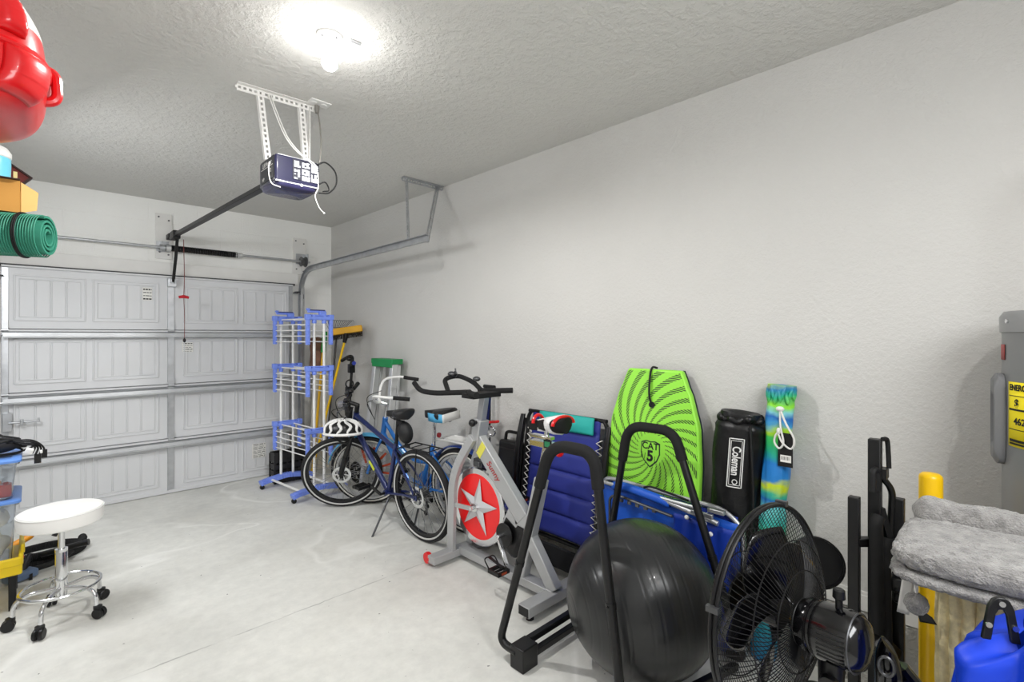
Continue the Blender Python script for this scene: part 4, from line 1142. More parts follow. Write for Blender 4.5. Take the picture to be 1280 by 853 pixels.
# handlebar post and bars
q = MB().bar((XS, 2.468, 0.95), (XS, 2.43, 1.14), 0.045, 0.05, (0, 1, 0))
q.build('handlebar_post', mat('post_silver', (165, 166, 170), 0.35, 0.4), sb, bevel=0.004)
MB().bar((XS + 0.026, 2.452, 0.97), (XS + 0.026, 2.424, 1.13), 0.004, 0.055, (1, 0, 0)).build('post_side', mat('post_shade_navy', (30, 34, 84), 0.4), sb)  # navy strip paints in the shade inside the post
q = MB()
zb = 1.155
q.tube(fillet([(XS - 0.13, 3.06, zb + 0.035), (XS - 0.14, 2.97, zb - 0.015), (XS - 0.125, 2.82, zb - 0.022), (XS - 0.03, 2.55, zb)], 0.08, 6), 0.018, 12)
q.tube(fillet([(XS - 0.03, 2.55, zb), (XS - 0.10, 2.46, zb + 0.005), (XS - 0.16, 2.32, zb + 0.01)], 0.06, 5), 0.019, 12)
q.tube(fillet([(XS - 0.09, 2.70, zb - 0.01), (XS - 0.03, 2.80, zb + 0.015), (XS + 0.02, 2.90, zb + 0.065), (XS + 0.10, 2.84, zb + 0.09), (XS + 0.13, 2.70, zb + 0.05), (XS + 0.08, 2.55, zb)], 0.10, 6), 0.017, 12)
q.tube(fillet([(XS + 0.08, 2.58, zb), (XS + 0.12, 2.46, zb + 0.005), (XS + 0.19, 2.36, zb + 0.01)], 0.06, 5), 0.019, 12)
q.box((XS, 2.46, zb - 0.012), (0.24, 0.12, 0.03))
q.build('handlebar', black_foam, sb, bevel=0.003)
q = MB().ellip((XS + 0.06, 2.86, zb + 0.10), (0.028, 0.035, 0.02)).torus((XS + 0.07, 2.83, zb + 0.10), (1, 0, 0), 0.02, 0.004, 16, 6).cyl((XS + 0.08, 2.84, zb + 0.10), (XS + 0.085, 2.85, zb + 0.14), 0.006, n=8)
q.build('bar_clamp', darksteel, sb)
MB().ellip((XS + 0.11, 2.64, zb + 0.075), (0.025, 0.03, 0.018)).build('bar_clamp', darksteel, sb)
MB().ellip((XS - 0.075, 2.465, 0.965), (0.025, 0.025, 0.025)).cyl((XS - 0.09, 2.465, 0.965), (XS - 0.04, 2.465, 0.965), 0.012, n=10).build('adjuster_knob', black_plastic, sb)
# seat
q = MB().bar((XS, 1.925, 0.70), (XS, 1.875, 0.90), 0.045, 0.045, (0, 1, 0)).box((XS, 1.90, 0.905), (0.05, 0.20, 0.035)).box((XS, 1.92, 0.945), (0.04, 0.16, 0.02)).cyl((XS, 1.89, 0.90), (XS, 1.885, 0.985), 0.016, n=12)
q.build('seat_post', chrome, sb, bevel=0.003)
q = MB().cyl((XS, 1.865, 0.885), (XS, 1.80, 0.875), 0.010, n=10).ellip((XS, 1.79, 0.872), (0.028, 0.022, 0.024))
part_label(q.build('seat_slide_knob', red_pl, sb), 'red seat slide knob')
MB().box((XS - 0.028, 1.855, 0.915), (0.006, 0.06, 0.05)).build('seat_clamp', black_plastic, sb, bevel=0.003)
MB().box((XS - 0.0315, 1.855, 0.915), (0.001, 0.04, 0.03)).build('green_label', mat('green_label', (40, 120, 80), 0.5), sb)
sT = Matrix.Translation((XS, 1.87, 1.03)) @ Matrix.Rotation(PI / 2, 4, 'Z') @ Matrix.Rotation(0.06, 4, 'Y')
sad = saddle_mesh((0, 0, 0), 0.29, 0.19, sT, 0.10).build('saddle', black_foam, sb, smooth=60)
saddle_mesh((-0.012, 0, 0.004), 0.19, 0.212, sT, 0.120).build('white_panel', mat('white_vinyl', (226, 226, 226), 0.4), sad, smooth=60)
for x, w in ((-0.108, 0.086), (0.082, 0.042)):
    part_label(MB(sT).tube([V((x, w * math.cos(a) * 1.06, 0.0 + 0.043 * math.sin(a))) for a in [PI * k / 14 for k in range(15)]], 0.010, 8).build('red_band', red_pl, sad), 'red saddle band')
for s in (-1, 1):
    pass

# black rolling case with a telescopic handle, between spin bike and wall
cs = thing('rolling_case', 'flat black case leaning on the wall behind the spin bike', 'case', (2.44, 2.58, 0))
Rl = Euler((0, math.radians(7), 0))
MB().box((2.505, 2.575, 0.385), (0.09, 0.25, 0.75), Rl).build('body', mat('black_case', (20, 20, 22), 0.4, 0, 0.1), cs, bevel=0.02, seg=3)
MB().box((2.460, 2.575, 0.41), (0.008, 0.20, 0.60), Rl).build('front_panel', mat('case_panel', (34, 33, 34), 0.35), cs, bevel=0.01)
MB().tube(fillet([(2.53, 2.66, 0.70), (2.55, 2.66, 0.81), (2.55, 2.63, 0.82), (2.55, 2.52, 0.82), (2.55, 2.49, 0.81), (2.53, 2.49, 0.70)], 0.03), 0.012, 8).build('handle', black_plastic, cs)
sc2 = thing('kick_scooter', 'folded black kick scooter stem with a red latch behind the spin bike', 'scooter', (2.40, 2.78, 0))
MB().tube([(2.385, 2.745, 0.05), (2.385, 2.735, 1.13)], 0.016, 12).tube([(2.385, 2.735, 0.05), (2.385, 2.74, 0.50)], 0.022, 12).build('stem', black_steel, sc2)
MB().tube([(2.385, 2.67, 1.14), (2.385, 2.79, 1.14)], 0.014, 10).build('handlebar', black_foam, sc2)
part_label(MB().box((2.37, 2.69, 0.875), (0.035, 0.15, 0.02), Euler((-0.15, 0, 0))).build('latch', red_pl, sc2, bevel=0.006), 'red latch lever')
MB().torus((2.385, 2.76, 0.81), (1, 0, 0.2), 0.035, 0.006, 20, 6).torus((2.385, 2.70, 0.80), (1, 0, 0.2), 0.035, 0.006, 20, 6).box((2.385, 2.73, 0.80), (0.03, 0.05, 0.09)).build('clamp', chrome, sc2)
MB().bar((2.385, 2.77, 0.08), (2.385, 2.80, 0.62), 0.10, 0.03, (0, 1, 0)).build('deck', black_plastic, sc2, bevel=0.006)
MB().torus((2.385, 2.735, 0.06), (1, 0, 0), 0.045, 0.015, 24, 8).build('wheel', black_rubber, sc2)
sc2.location = (2.40 + 0.145, 2.78 + 0.10, 0)

# ------------------------------------------------------------------ reclining chair
navy_fab = mat('navy_textilene', (38, 48, 132), 0.55, 0, 0.08, 12, bump=0.25, bscale=500, bdist=0.001)
teal_fab = mat('teal_fabric', (38, 168, 160), 0.6, 0, 0.05)
zg = thing('reclining_chair', 'folded navy blue reclining garden chair laced with white cord, leaning on the wall', 'garden chair', (2.45, 2.06, 0))
def zp(y, z, off=0.0):                      # lean plane of the chair
    return V((2.405 + 0.125 * (z / 1.02) - off, y, z))
y0, y1 = 1.765, 2.380
for y in (y0 - 0.025, y1 + 0.025):
    MB().tube(fillet([zp(y, 0.02), zp(y, 0.97), zp(y + (0.03 if y < 2 else -0.03), 1.01)], 0.05), 0.0135, 10).build('frame_tube', black_steel, zg)
for za, oa in ((1.005, 0), (0.06, 0), (0.20, -0.03)): MB().tube([zp(y0 - 0.02, za, oa), zp(y1 + 0.02, za, oa)], 0.013, 10).build('cross_tube', black_steel, zg)
def seat(u, v):
    z = 0.235 + 0.765 * v
    y = y0 + 0.022 + (y1 - y0 - 0.044) * u
    seg = (v * 5.6) % 1.0
    puff = 0.020 * (1 - (2 * seg - 1) ** 6) * (1 - (2 * u - 1) ** 8)
    sag = 0.01 * math.sin(PI * u)
    return zp(y, z, 0.004 + puff - sag)
MB().sheet(seat, 24, 84).build('sling', navy_fab, zg, solid=0.004, smooth=60)
q = MB()
def pil(u, v):
    z = 0.915 + 0.105 * v
    y = y0 + 0.055 + 0.45 * u
    return zp(y, z, 0.030 + 0.014 * math.sin(PI * v) * (1 - (2 * u - 1) ** 6))
part_label(MB().sheet(pil, 14, 8).build('headrest', teal_fab, zg, solid=0.012, smooth=60), 'teal headrest')
for yy, sgn in ((y0, 1), (y1, -1)):
    q = MB(); pts = []
    for i in range(29):
        z = 0.27 + 0.62 * i / 28
        pts.append(zp(yy + sgn * (0.034 if i % 2 else -0.008), z, 0.014 + (0.006 if i % 2 else 0)))
    q.tube(pts, 0.0042, 5)
    q.build('lacing', white_cord, zg)
for y in (y0 - 0.055, y1 + 0.055):
    mb = MB(); rows = []
    for i in range(15):
        u = i / 14
        z = 0.36 + 0.62 * u
        w = 0.042 * (0.75 + 0.25 * math.sin(PI * u))
        p = zp(y, z, 0.055 - 0.03 * (2 * u - 1) ** 2)
        rows.append([p + V((0.016 * math.cos(a) , w * math.sin(a) * 0.6, 0)) for a in [2 * PI * k / 12 for k in range(12)]])
    vs = mb.grid(rows, close_u=True); mb._f(vs[0]); mb._f(vs[-1])
    mb.build('armrest', black_plastic, zg, smooth=50)
    MB().tube([zp(y, 0.05, 0.0), zp(y, 0.55, 0.045), zp(y, 0.62, 0.04), zp(y, 0.95, 0.0)], 0.012, 8).build('folding_leg', black_steel, zg)
MB().box(zp(2.06, 0.12, 0.02), (0.02, 0.50, 0.13), Euler((0, 0.18, 0))).build('foot_panel', mat('black_sling', (22, 22, 26), 0.7), zg, bevel=0.01)

# ------------------------------------------------------------------ bodyboard
bd = thing('bodyboard', 'lime green bodyboard with black swirl pattern and shield emblem, leaning on the wall', 'bodyboard', (2.47, 1.42, 0))
lean = math.radians(4.0)
BO = V((2.475, 1.425, 0.28))
bx, by = V((0, -1, 0)), V((math.sin(lean), 0, math.cos(lean)))
bz = bx.cross(by)                            # towards the room (-x)
lime = mat('lime_foam', (150, 226, 70), 0.42, 0, 0.02)
swirl = bpy.data.materials.new('lime_swirl_deck'); swirl.use_nodes = True
def swirl_nodes():
    nt = swirl.node_tree; ns, ls = nt.nodes, nt.links
    b = ns['Principled BSDF']; b.inputs['Roughness'].default_value = 0.4
    tc = ns.new('ShaderNodeTexCoord'); mp = ns.new('ShaderNodeMapping')
    mp.inputs['Location'].default_value = (0.0, 0.0, 0)
    ls.new(tc.outputs['Object'], mp.inputs['Vector'])
    sp = ns.new('ShaderNodeSeparateXYZ'); ls.new(mp.outputs[0], sp.inputs[0])
    def mth(op, a, b=None, c=None):
        n = ns.new('ShaderNodeMath'); n.operation = op
        for i, v in enumerate((a, b, c)):
            if v is None: continue
            if isinstance(v, (int, float)): n.inputs[i].default_value = v
            else: ls.new(v, n.inputs[i])
        return n.outputs[0]
    # board's local frame: y runs -> -across, z up; centre of the swirl is at the emblem
    X = mth('MULTIPLY', sp.outputs['Y'], -1.0)
    Y = mth('SUBTRACT', sp.outputs['Z'], 0.90)
    r = mth('SQRT', mth('ADD', mth('MULTIPLY', X, X), mth('MULTIPLY', Y, Y)))
    a = mth('ARCTAN2', Y, X)
    ph = mth('ADD', mth('MULTIPLY', a, 25.0), mth('MULTIPLY', mth('POWER', r, 0.75), 75.0))
    s = mth('SINE', ph)
    wd = mth('SUBTRACT', mth('MULTIPLY', r, -1.3), -0.72)
    st = mth('GREATER_THAN', s, wd)
    # fine hatching inside each stripe
    hz = mth('SINE', mth('ADD', mth('MULTIPLY', r, 620.0), mth('MULTIPLY', a, 60.0)))
    h = mth('GREATER_THAN', hz, -0.25)
    inn = mth('GREATER_THAN', r, 0.085)
    fac = mth('MULTIPLY', mth('MULTIPLY', st, h), inn)
    mx = ns.new('ShaderNodeMix'); mx.data_type = 'RGBA'
    ls.new(fac, mx.inputs[0]); mx.inputs[6].default_value = lin((150, 226, 70)); mx.inputs[7].default_value = lin((30, 45, 30))
    ls.new(mx.outputs[2], b.inputs['Base Color'])
swirl_nodes()
def board_half(z):     # half width at height z above the board tail (0..1.06)
    k = [(0, 0.235), (0.15, 0.262), (0.35, 0.283), (0.55, 0.286), (0.75, 0.272), (0.90, 0.232), (1.0, 0.19), (1.06, 0.165)]
    for (a, wa), (b, wb) in zip(k, k[1:]):
        if z <= b:
            t_ = (z - a) / (b - a); t_ = t_ * t_ * (3 - 2 * t_) * 0.4 + t_ * 0.6
            return wa + (wb - wa) * t_
    return k[-1][1]
BL = 1.06
def outline(s=1.0):
    L = [( board_half(z) * s, z) for z in [BL * i / 24 for i in range(25)]]
    Rr = [(-x, z) for x, z in L[::-1]]
    return L + Rr
BO = V((2.468, 1.425, 0.285))
core = MB().prism(outline(), BO, bx, by, 0.045).build('core', lime, bd, bevel=0.012, seg=3)
dk = MB().prism([(x * 0.955, 0.012 + z * 0.978) for x, z in outline()], BO + bz * 0.0235, bx, by, 0.003)
dk.build('deck', swirl, bd)
MB().prism(outline(1.006), BO - bz * 0.0245, bx, by, 0.006).build('slick', mat('dark_slick', (40, 48, 60), 0.4), bd)
# shield emblem
sh = [(-0.062, 0.055), (-0.03, 0.066), (0, 0.062), (0.03, 0.066), (0.062, 0.055), (0.064, -0.01), (0.045, -0.055), (0, -0.095), (-0.045, -0.055), (-0.064, -0.01)]
EO = BO + by * 0.597
e = MB().prism([(x * 0.93, y * 0.93) for x, y in sh], EO + bz * 0.0258, bx, by, 0.0016).build('emblem_border', mat('emblem_dark', (34, 52, 40), 0.5), bd)
MB().prism([(x * 0.83, y * 0.83) for x, y in sh], EO + bz * 0.0270, bx, by, 0.0014).build('emblem_field', lime, e)
text('lettering', 'CAT', 0.052, ink, e, frame(EO + bz * 0.0282 + by * 0.030, bx, by), 0.0004, bold=0.0010)
text('lettering', '5', 0.082, ink, e, frame(EO + bz * 0.0282 - by * 0.026, bx, by), 0.0004, bold=0.003)
q = MB()
for k in range(5):
    q.tube([EO + bz * 0.028 + bx * (-0.05 + 0.02 * k) - by * (0.005 + 0.004 * k), EO + bz * 0.028 + bx * (-0.055 + 0.021 * k) - by * (0.04 + 0.004 * k)], 0.0016, 4)
q.build('emblem_rays', ink, e)
q = MB()
pl_ = BO + by * 0.86 - bx * 0.0
q.cyl(pl_ + bz * 0.022, pl_ + bz * 0.032, 0.017, n=20)
q.tube(catmull([pl_ + bz * 0.03, pl_ + bz * 0.04 + by * 0.06 - bx * 0.012, pl_ + bz * 0.035 + by * 0.17 - bx * 0.012, pl_ + by * 0.21 - bx * 0.01 + bz * 0.015, pl_ + by * 0.208 - bx * 0.008 - bz * 0.03]), 0.006, 8)
q.build('leash_plug', black_rubber, bd)
# something for the tail to stand on: the board rests on a foam block hidden behind the cot
fb = MB().box((2.51, 1.42, 0.14), (0.13, 0.42, 0.27)).build('foam_block', mat('grey_foam', (120, 122, 126), 0.9, 0, 0.1), bevel=0.01, origin=(2.49, 1.42, 0))
tag(fb, 'grey foam block under the tail of the green bodyboard', 'foam block')

# ------------------------------------------------------------------ folded beach cot
cot_blue = mat('royal_blue_polyester', (22, 84, 190), 0.5, 0, 0.07, 8, bump=0.2, bscale=450, bdist=0.001)
cot_dark = mat('deep_blue_polyester', (14, 50, 150), 0.5, 0, 0.08, 8, bump=0.2, bscale=450, bdist=0.001)
co = thing('folding_cot', 'folded royal blue beach cot with aluminium tubes leaning on its side behind the black ball', 'beach chair', (2.42, 1.26, 0))
def cz_(y): return 0.70 - (1.66 - y) * 0.035
def panel(x, ya, yb, z0, dz, wob):
    def f(u, v):
        y = ya + (yb - ya) * u
        z = z0 + (cz_(y) + dz - z0) * v
        return V((x - 0.012 * math.sin(u * 9 + wob) * math.sin(PI * v) - 0.006 * math.sin(u * 23 + v * 7 + wob), y, z))
    return f
MB().sheet(panel(2.385, 0.90, 1.68, 0.03, -0.03, 0.0), 50, 24).build('sling', cot_blue, co, solid=0.004, smooth=60)
MB().sheet(panel(2.418, 0.92, 1.66, 0.04, -0.01, 1.7), 50, 24).build('sling', cot_dark, co, solid=0.004, smooth=60)
MB().sheet(panel(2.363, 0.90, 1.22, 0.03, -0.06, 3.1), 26, 20).build('sling_flap', cot_dark, co, solid=0.004, smooth=60)
q = MB()
q.tube(catmull([V((2.375, 1.60, cz_(1.60) - 0.02)), V((2.355, 1.50, cz_(1.5) + 0.0)), V((2.355, 1.32, cz_(1.32) - 0.01)), V((2.36, 1.24, cz_(1.24) - 0.022))], 8), [0.014] + [0.024] * 23 + [0.022], 12)
q.build('fabric_sleeve', cot_blue, co, smooth=60)
q = MB()
q.tube(fillet([(2.40, 1.675, 0.03), (2.40, 1.675, cz_(1.69)), (2.40, 1.60, cz_(1.6) + 0.012), (2.40, 0.98, cz_(0.98) + 0.014), (2.40, 0.89, cz_(0.89) - 0.05), (2.40, 0.885, 0.03)], 0.09, 7), 0.012, 10)
q.build('frame_tube', steel, co)
MB().tube([(2.352, 1.30, cz_(1.30) - 0.005), (2.345, 0.985, cz_(0.985) - 0.042)], 0.013, 10).build('frame_tube', steel, co)
MB().tube([(2.36, 1.67, cz_(1.67) - 0.01), (2.345, 1.10, cz_(1.1) + 0.002)], 0.011, 10).build('frame_tube', steel, co)
MB().tube(fillet([(2.345, 1.60, 0.45), (2.345, 1.60, cz_(1.6) - 0.075), (2.345, 1.54, cz_(1.54) - 0.055), (2.342, 1.22, cz_(1.22) - 0.075)], 0.05), 0.008, 8).build('ratchet_bar', darksteel, co)
for i in range(5):
    y = 1.52 - 0.05 * i
    MB().box((2.34, y, cz_(y) - 0.075), (0.012, 0.02, 0.016)).build('ratchet_tooth', darksteel, co)
for y, z in ((1.05, -0.06), (1.02, -0.10), (1.14, -0.055)): MB().ellip((2.338, y, cz_(y) + z), (0.01, 0.012, 0.012), 10, 6).build('rivet', white_plastic, co)
MB().tube(catmull([(2.375, 1.40, cz_(1.4) + 0.02), (2.37, 1.36, cz_(1.36) + 0.035), (2.375, 1.28, cz_(1.28) + 0.03), (2.37, 1.20, cz_(1.2) + 0.025), (2.38, 1.15, cz_(1.15) + 0.015)], 6), 0.006, 6).build('elastic_cord', black_rubber, co)
MB().box((2.345, 1.065, cz_(1.065) - 0.018), (0.02, 0.11, 0.02)).box((2.36, 1.0, cz_(1.0) + 0.01), (0.03, 0.08, 0.02)).build('hinge', steel, co, bevel=0.003)

# ------------------------------------------------------------------ camp chair bag and umbrella bag on the wall
nylon = mat('black_nylon_bag', (13, 13, 15), 0.40, 0, 0.1, 20, bump=0.3, bscale=35, bdist=0.01)
def sack(p0, p1, prof, sx, seed, wr, n=40, up=None):
    """lathe-like cloth tube from p0 to p1: prof list of (t, radius); sx squashes it towards the wall"""
    p0, p1 = V(p0), V(p1); d = (p1 - p0).normalized(); L = (p1 - p0).length
    ax = V((1, 0, 0)); ax = (ax - d * ax.dot(d)).normalized(); ay = d.cross(ax).normalized()
    rows = []
    for i in range(len(prof)):
        t_, r = prof[i]
        ring = []
        for k in range(n):
            a = 2 * PI * k / n
            nn = noise.noise(V((math.cos(a) * 2.2, math.sin(a) * 2.2, t_ * L * 6 + seed))) + 0.5 * noise.noise(V((math.cos(a) * 5, math.sin(a) * 5, t_ * L * 11 + seed)))
            rr_ = r * (1 + wr * nn)
            ring.append(p0 + d * (L * t_) + ax * (rr_ * sx * math.cos(a)) + ay * (rr_ * math.sin(a)))
        rows.append(ring)
    mb = MB(); vs = mb.grid(rows, close_u=True); mb._f(vs[0][::-1]); mb._f(vs[-1]); return mb
cbg = thing('chair_bag', 'black nylon camping chair carry bag with white outlined logo, leaning on the wall', 'bag', (2.42, 1.0, 0))
prof = [(0, 0.09), (0.004, 0.108)] + [(0.02 + 0.90 * i / 40, 0.116 + 0.004 * math.sin(i * .4)) for i in range(41)] + [(0.935, 0.118), (0.95, 0.110), (0.962, 0.088), (0.972, 0.096), (0.985, 0.10), (1.0, 0.092), (0.995, 0.06), (0.975, 0.02)]
P0, P1 = V((2.512, 1.024, 0.0)), V((2.520, 0.948, 1.155))
sack(P0, P1, prof, 0.72, 2, 0.07).build('bag', nylon, cbg, smooth=60)
q = MB(); gp, gr = [], []
for k in range(72):
    a = 2 * PI * k / 72
    c = P0.lerp(P1, 0.972)
    n_ = noise.noise(V((math.cos(a) * 4, math.sin(a) * 4, 5)))
    gp.append(c + V(((0.066 + 0.010 * n_) * math.cos(a), (0.092 + 0.014 * n_) * math.sin(a), 0.016 * noise.noise(V((math.cos(a) * 2.5, math.sin(a) * 2.5, 9))))))
    gr.append(0.016 + 0.007 * n_)
q.tube(gp, gr, 10, closed=True)
q.build('gathers', nylon, cbg, smooth=60)
MB().tube(catmull([(2.445, 0.875, 1.10), (2.432, 0.86, 0.9), (2.44, 0.86, 0.7), (2.43, 0.88, 0.45)], 6), 0.006, 6).build('shoulder_strap', black_rubber, cbg)
# logo runs up the bag, reading downwards
dB = (P1 - P0).normalized()
lgc = P0.lerp(P1, 0.795)
Rb = 0.124
def logo_warp(p):       # text x -> down the bag, y -> around it
    ang = math.radians(180 + 12) + (p.y - 0.0) / Rb
    c = lgc - dB * p.x
    return c + V((math.cos(ang) * (Rb * 0.74 + p.z), math.sin(ang) * (Rb + p.z), 0))
text('logo_lettering', 'Coleman', 0.054, white_plastic, cbg, None, 0.0012, warp=lambda p: logo_warp(V((p.x - 0.010, p.y, p.z))), bold=0.0009, sx=0.72)
def lg(x, y, z=0.001): return logo_warp(V((x, y, z)))
for (hx_, hy_, r_) in ((0.118, 0.033, 0.0026), (0.108, 0.025, 0.0014)):
    pts = []
    cs_ = [(-hx_, -hy_), (hx_, -hy_), (hx_, hy_), (-hx_, hy_)]
    for i in range(4):
        a, b = cs_[i], cs_[(i + 1) % 4]
        for j in range(8): pts.append(lg(a[0] + (b[0] - a[0]) * j / 8, a[1] + (b[1] - a[1]) * j / 8))
    MB().tube(pts, r_, 6, closed=True).build('logo_border', white_plastic, cbg)
MB().tube([lg(0.092 + 0.011 * math.cos(a), 0.002 + 0.011 * math.sin(a)) for a in [2 * PI * k / 16 for k in range(16)]], 0.002, 6, closed=True).build('logo_lantern', white_plastic, cbg)

tie = bpy.data.materials.new('tie_dye_nylon'); tie.use_nodes = True
def tie_nodes():
    nt = tie.node_tree; ns, ls = nt.nodes, nt.links
    b = ns['Principled BSDF']; b.inputs['Roughness'].default_value = 0.45
    tc = ns.new('ShaderNodeTexCoord'); no = ns.new('ShaderNodeTexNoise'); no.inputs['Scale'].default_value = 7; no.inputs['Detail'].default_value = 4
    mp = ns.new('ShaderNodeMapping'); mp.inputs['Scale'].default_value = (1, 1, 2.2); ls.new(tc.outputs['Object'], mp.inputs[0]); ls.new(mp.outputs[0], no.inputs['Vector'])
    sp = ns.new('ShaderNodeSeparateXYZ'); ls.new(tc.outputs['Object'], sp.inputs[0])
    m1 = ns.new('ShaderNodeMath'); m1.operation = 'MULTIPLY_ADD'; m1.inputs[1].default_value = 0.10
    ls.new(no.outputs['Fac'], m1.inputs[0]); ls.new(sp.outputs['Z'], m1.inputs[2])
    m2 = ns.new('ShaderNodeMath'); m2.operation = 'MULTIPLY'; m2.inputs[1].default_value = 1 / 1.40; ls.new(m1.outputs[0], m2.inputs[0])
    r = ns.new('ShaderNodeValToRGB'); e = r.color_ramp.elements
    st = [(0.0, (30, 120, 190)), (0.30, (40, 160, 120)), (0.42, (60, 200, 60)), (0.50, (60, 180, 170)), (0.545, (110, 205, 205)), (0.575, (24, 100, 185)), (0.60, (60, 185, 150)),
          (0.625, (205, 222, 20)), (0.645, (40, 130, 205)), (0.70, (24, 118, 196)), (0.735, (26, 165, 130)), (0.785, (60, 205, 90)), (0.81, (175, 220, 40)), (0.83, (60, 150, 205)), (0.855, (22, 96, 180)),
          (0.875, (130, 205, 215)), (0.895, (140, 220, 40)), (0.925, (30, 170, 120)), (0.955, (30, 120, 175)), (0.985, (185, 220, 30)), (1.0, (40, 130, 190))]
    e[0].position, e[0].color = st[0][0], lin(st[0][1]); e[1].position, e[1].color = st[-1][0], lin(st[-1][1])
    for p, c in st[1:-1]:
        x = e.new(p); x.color = lin(c)
    ls.new(m2.outputs[0], r.inputs['Fac']); ls.new(r.outputs['Color'], b.inputs['Base Color'])
    bp = ns.new('ShaderNodeBump'); bp.inputs['Strength'].default_value = 0.3; bp.inputs['Distance'].default_value = 0.01
    ls.new(no.outputs['Fac'], bp.inputs['Height']); ls.new(bp.outputs[0], b.inputs['Normal'])
tie_nodes()
ub = thing('umbrella_bag', 'slim blue, green and yellow tie-dye beach umbrella bag with white drawstring, leaning on the wall', 'bag', (2.47, 0.80, 0))
U0, U1 = V((2.485, 0.833, 0)), V((2.548, 0.768, 1.30))
prof = [(0, 0.03), (0.004, 0.05)] + [(0.02 + 0.88 * i / 40, 0.056 + 0.004 * math.sin(i * .7)) for i in range(41)] + [(0.93, 0.056), (0.95, 0.053), (0.965, 0.058), (0.985, 0.062), (1.0, 0.060), (0.99, 0.035), (0.97, 0.01)]
sack(U0, U1, prof, 0.85, 9, 0.16).build('bag', tie, ub, smooth=60)
q = MB()
c = U0.lerp(U1, 0.945)
for k in range(12):
    a = PI * 0.5 + PI * k / 11
    q.ellip(c + V((0.047 * math.cos(a), 0.055 * math.sin(a), 0.025 + 0.012 * math.sin(k * 2.1))), (0.011, 0.010, 0.034), 8, 6, Euler((0.3 * math.sin(k * 3), 0.1, 0)))
q.build('gathers', tie, ub, smooth=60)
k0 = c + V((-0.062, -0.015, -0.035))
q = MB().tube(catmull([k0, k0 + V((-0.02, -0.03, -0.06)), k0 + V((-0.02, -0.065, -0.13)), k0 + V((-0.015, -0.05, -0.175)), k0 + V((-0.02, -0.015, -0.15)), k0 + V((-0.02, 0.005, -0.11)), k0 + V((-0.015, 0.02, -0.15)), k0 + V((-0.015, -0.0, -0.18)), k0 + V((-0.02, -0.02, -0.15)), k0 + V((-0.01, -0.005, -0.08)), k0], 6), 0.0045, 6)
q.ellip(k0, (0.014, 0.018, 0.012)); q.ellip(k0 + V((-0.02, 0.0, -0.10)), (0.009, 0.009, 0.016))
q.build('drawstring', white_cord, ub)
tg_ = MB().box(k0 + V((-0.008, -0.025, -0.185)), (0.003, 0.062, 0.155)).build('hang_tag', black_plastic, ub)
MB().box(k0 + V((-0.0105, -0.027, -0.225)), (0.001, 0.045, 0.032)).build('barcode_sticker', label_white, tg_)
q = MB()
for i in range(9): q.box(k0 + V((-0.0114, -0.010 - 0.0042 * i, -0.223)), (0.0004, 0.0012 + 0.001 * (i % 3 == 0), 0.016))
q.build('barcode', ink, tg_)

# ------------------------------------------------------------------ dip bars and ball
db = thing('dip_bars', 'black tubular dip bar stand with foam-covered hoops straddling the exercise ball', 'exercise equipment', (1.95, 1.40, 0))
XA, XB = 1.60, 2.292
def hoop(x, pts, name):
    pts = [V(p) for p in pts]
    q = MB().tube(fillet(pts, 0.10, 8), 0.019, 14)
    q.build(name, black_steel, db)
    return pts
tz = 1.068
ha = [(XA + 0.0, 1.60, 0.075), (XA, 1.715, 0.075), (XA, 1.395, tz), (XA, 1.165, tz), (XA, 1.03, 0.075), (XA, 1.10, 0.075)]
hb = [(XB, 1.58, 0.075), (XB, 1.62, 0.075), (XB, 1.448, tz - 0.012), (XB, 1.185, tz - 0.012), (XB, 0.85, 0.075), (XB, 0.92, 0.075)]
for x, pts in ((XA, ha), (XB, hb)):
    hoop(x, pts, 'hoop')
    p = [V(v) for v in pts]
    a = p[2] + (p[1] - p[2]) * 0.20; b = p[3] + (p[4] - p[3]) * 0.14
    MB().tube(fillet([a, p[2], p[3], b], 0.10, 8), 0.0255, 14).build('foam_grip', black_foam, db)
    for s_, e_ in ((1, 2), (4, 3)):
        c = p[s_].lerp(p[e_], 0.42); d = (p[e_] - p[s_]).normalized()
        MB().cyl(c - d * 0.012, c + d * 0.012, 0.0215, n=14).cyl(c + V((-0.026, 0, 0)), c, 0.005, n=8).build('collar', black_plastic, db)
for y in (1.60,):
    for x in (XA + 0.035, XB - 0.035):
        MB().box((x, y - 0.012, 0.054), (0.10, 0.085, 0.105)).build('foot_block', black_plastic, db, bevel=0.005)
for dy, z in ((0.016, 0.085), (-0.028, 0.05)):
    MB().box(((XA + XB) / 2, 1.60 + dy, z), (XB - XA - 0.1, 0.03, 0.03)).build('cross_bar', black_steel, db, bevel=0.003)
MB().box(((XA + XB) / 2, 0.965, 0.04), (XB - XA, 0.03, 0.03), Euler((0, 0, math.atan2(-0.18, XB - XA)))).build('cross_bar', black_steel, db, bevel=0.003)

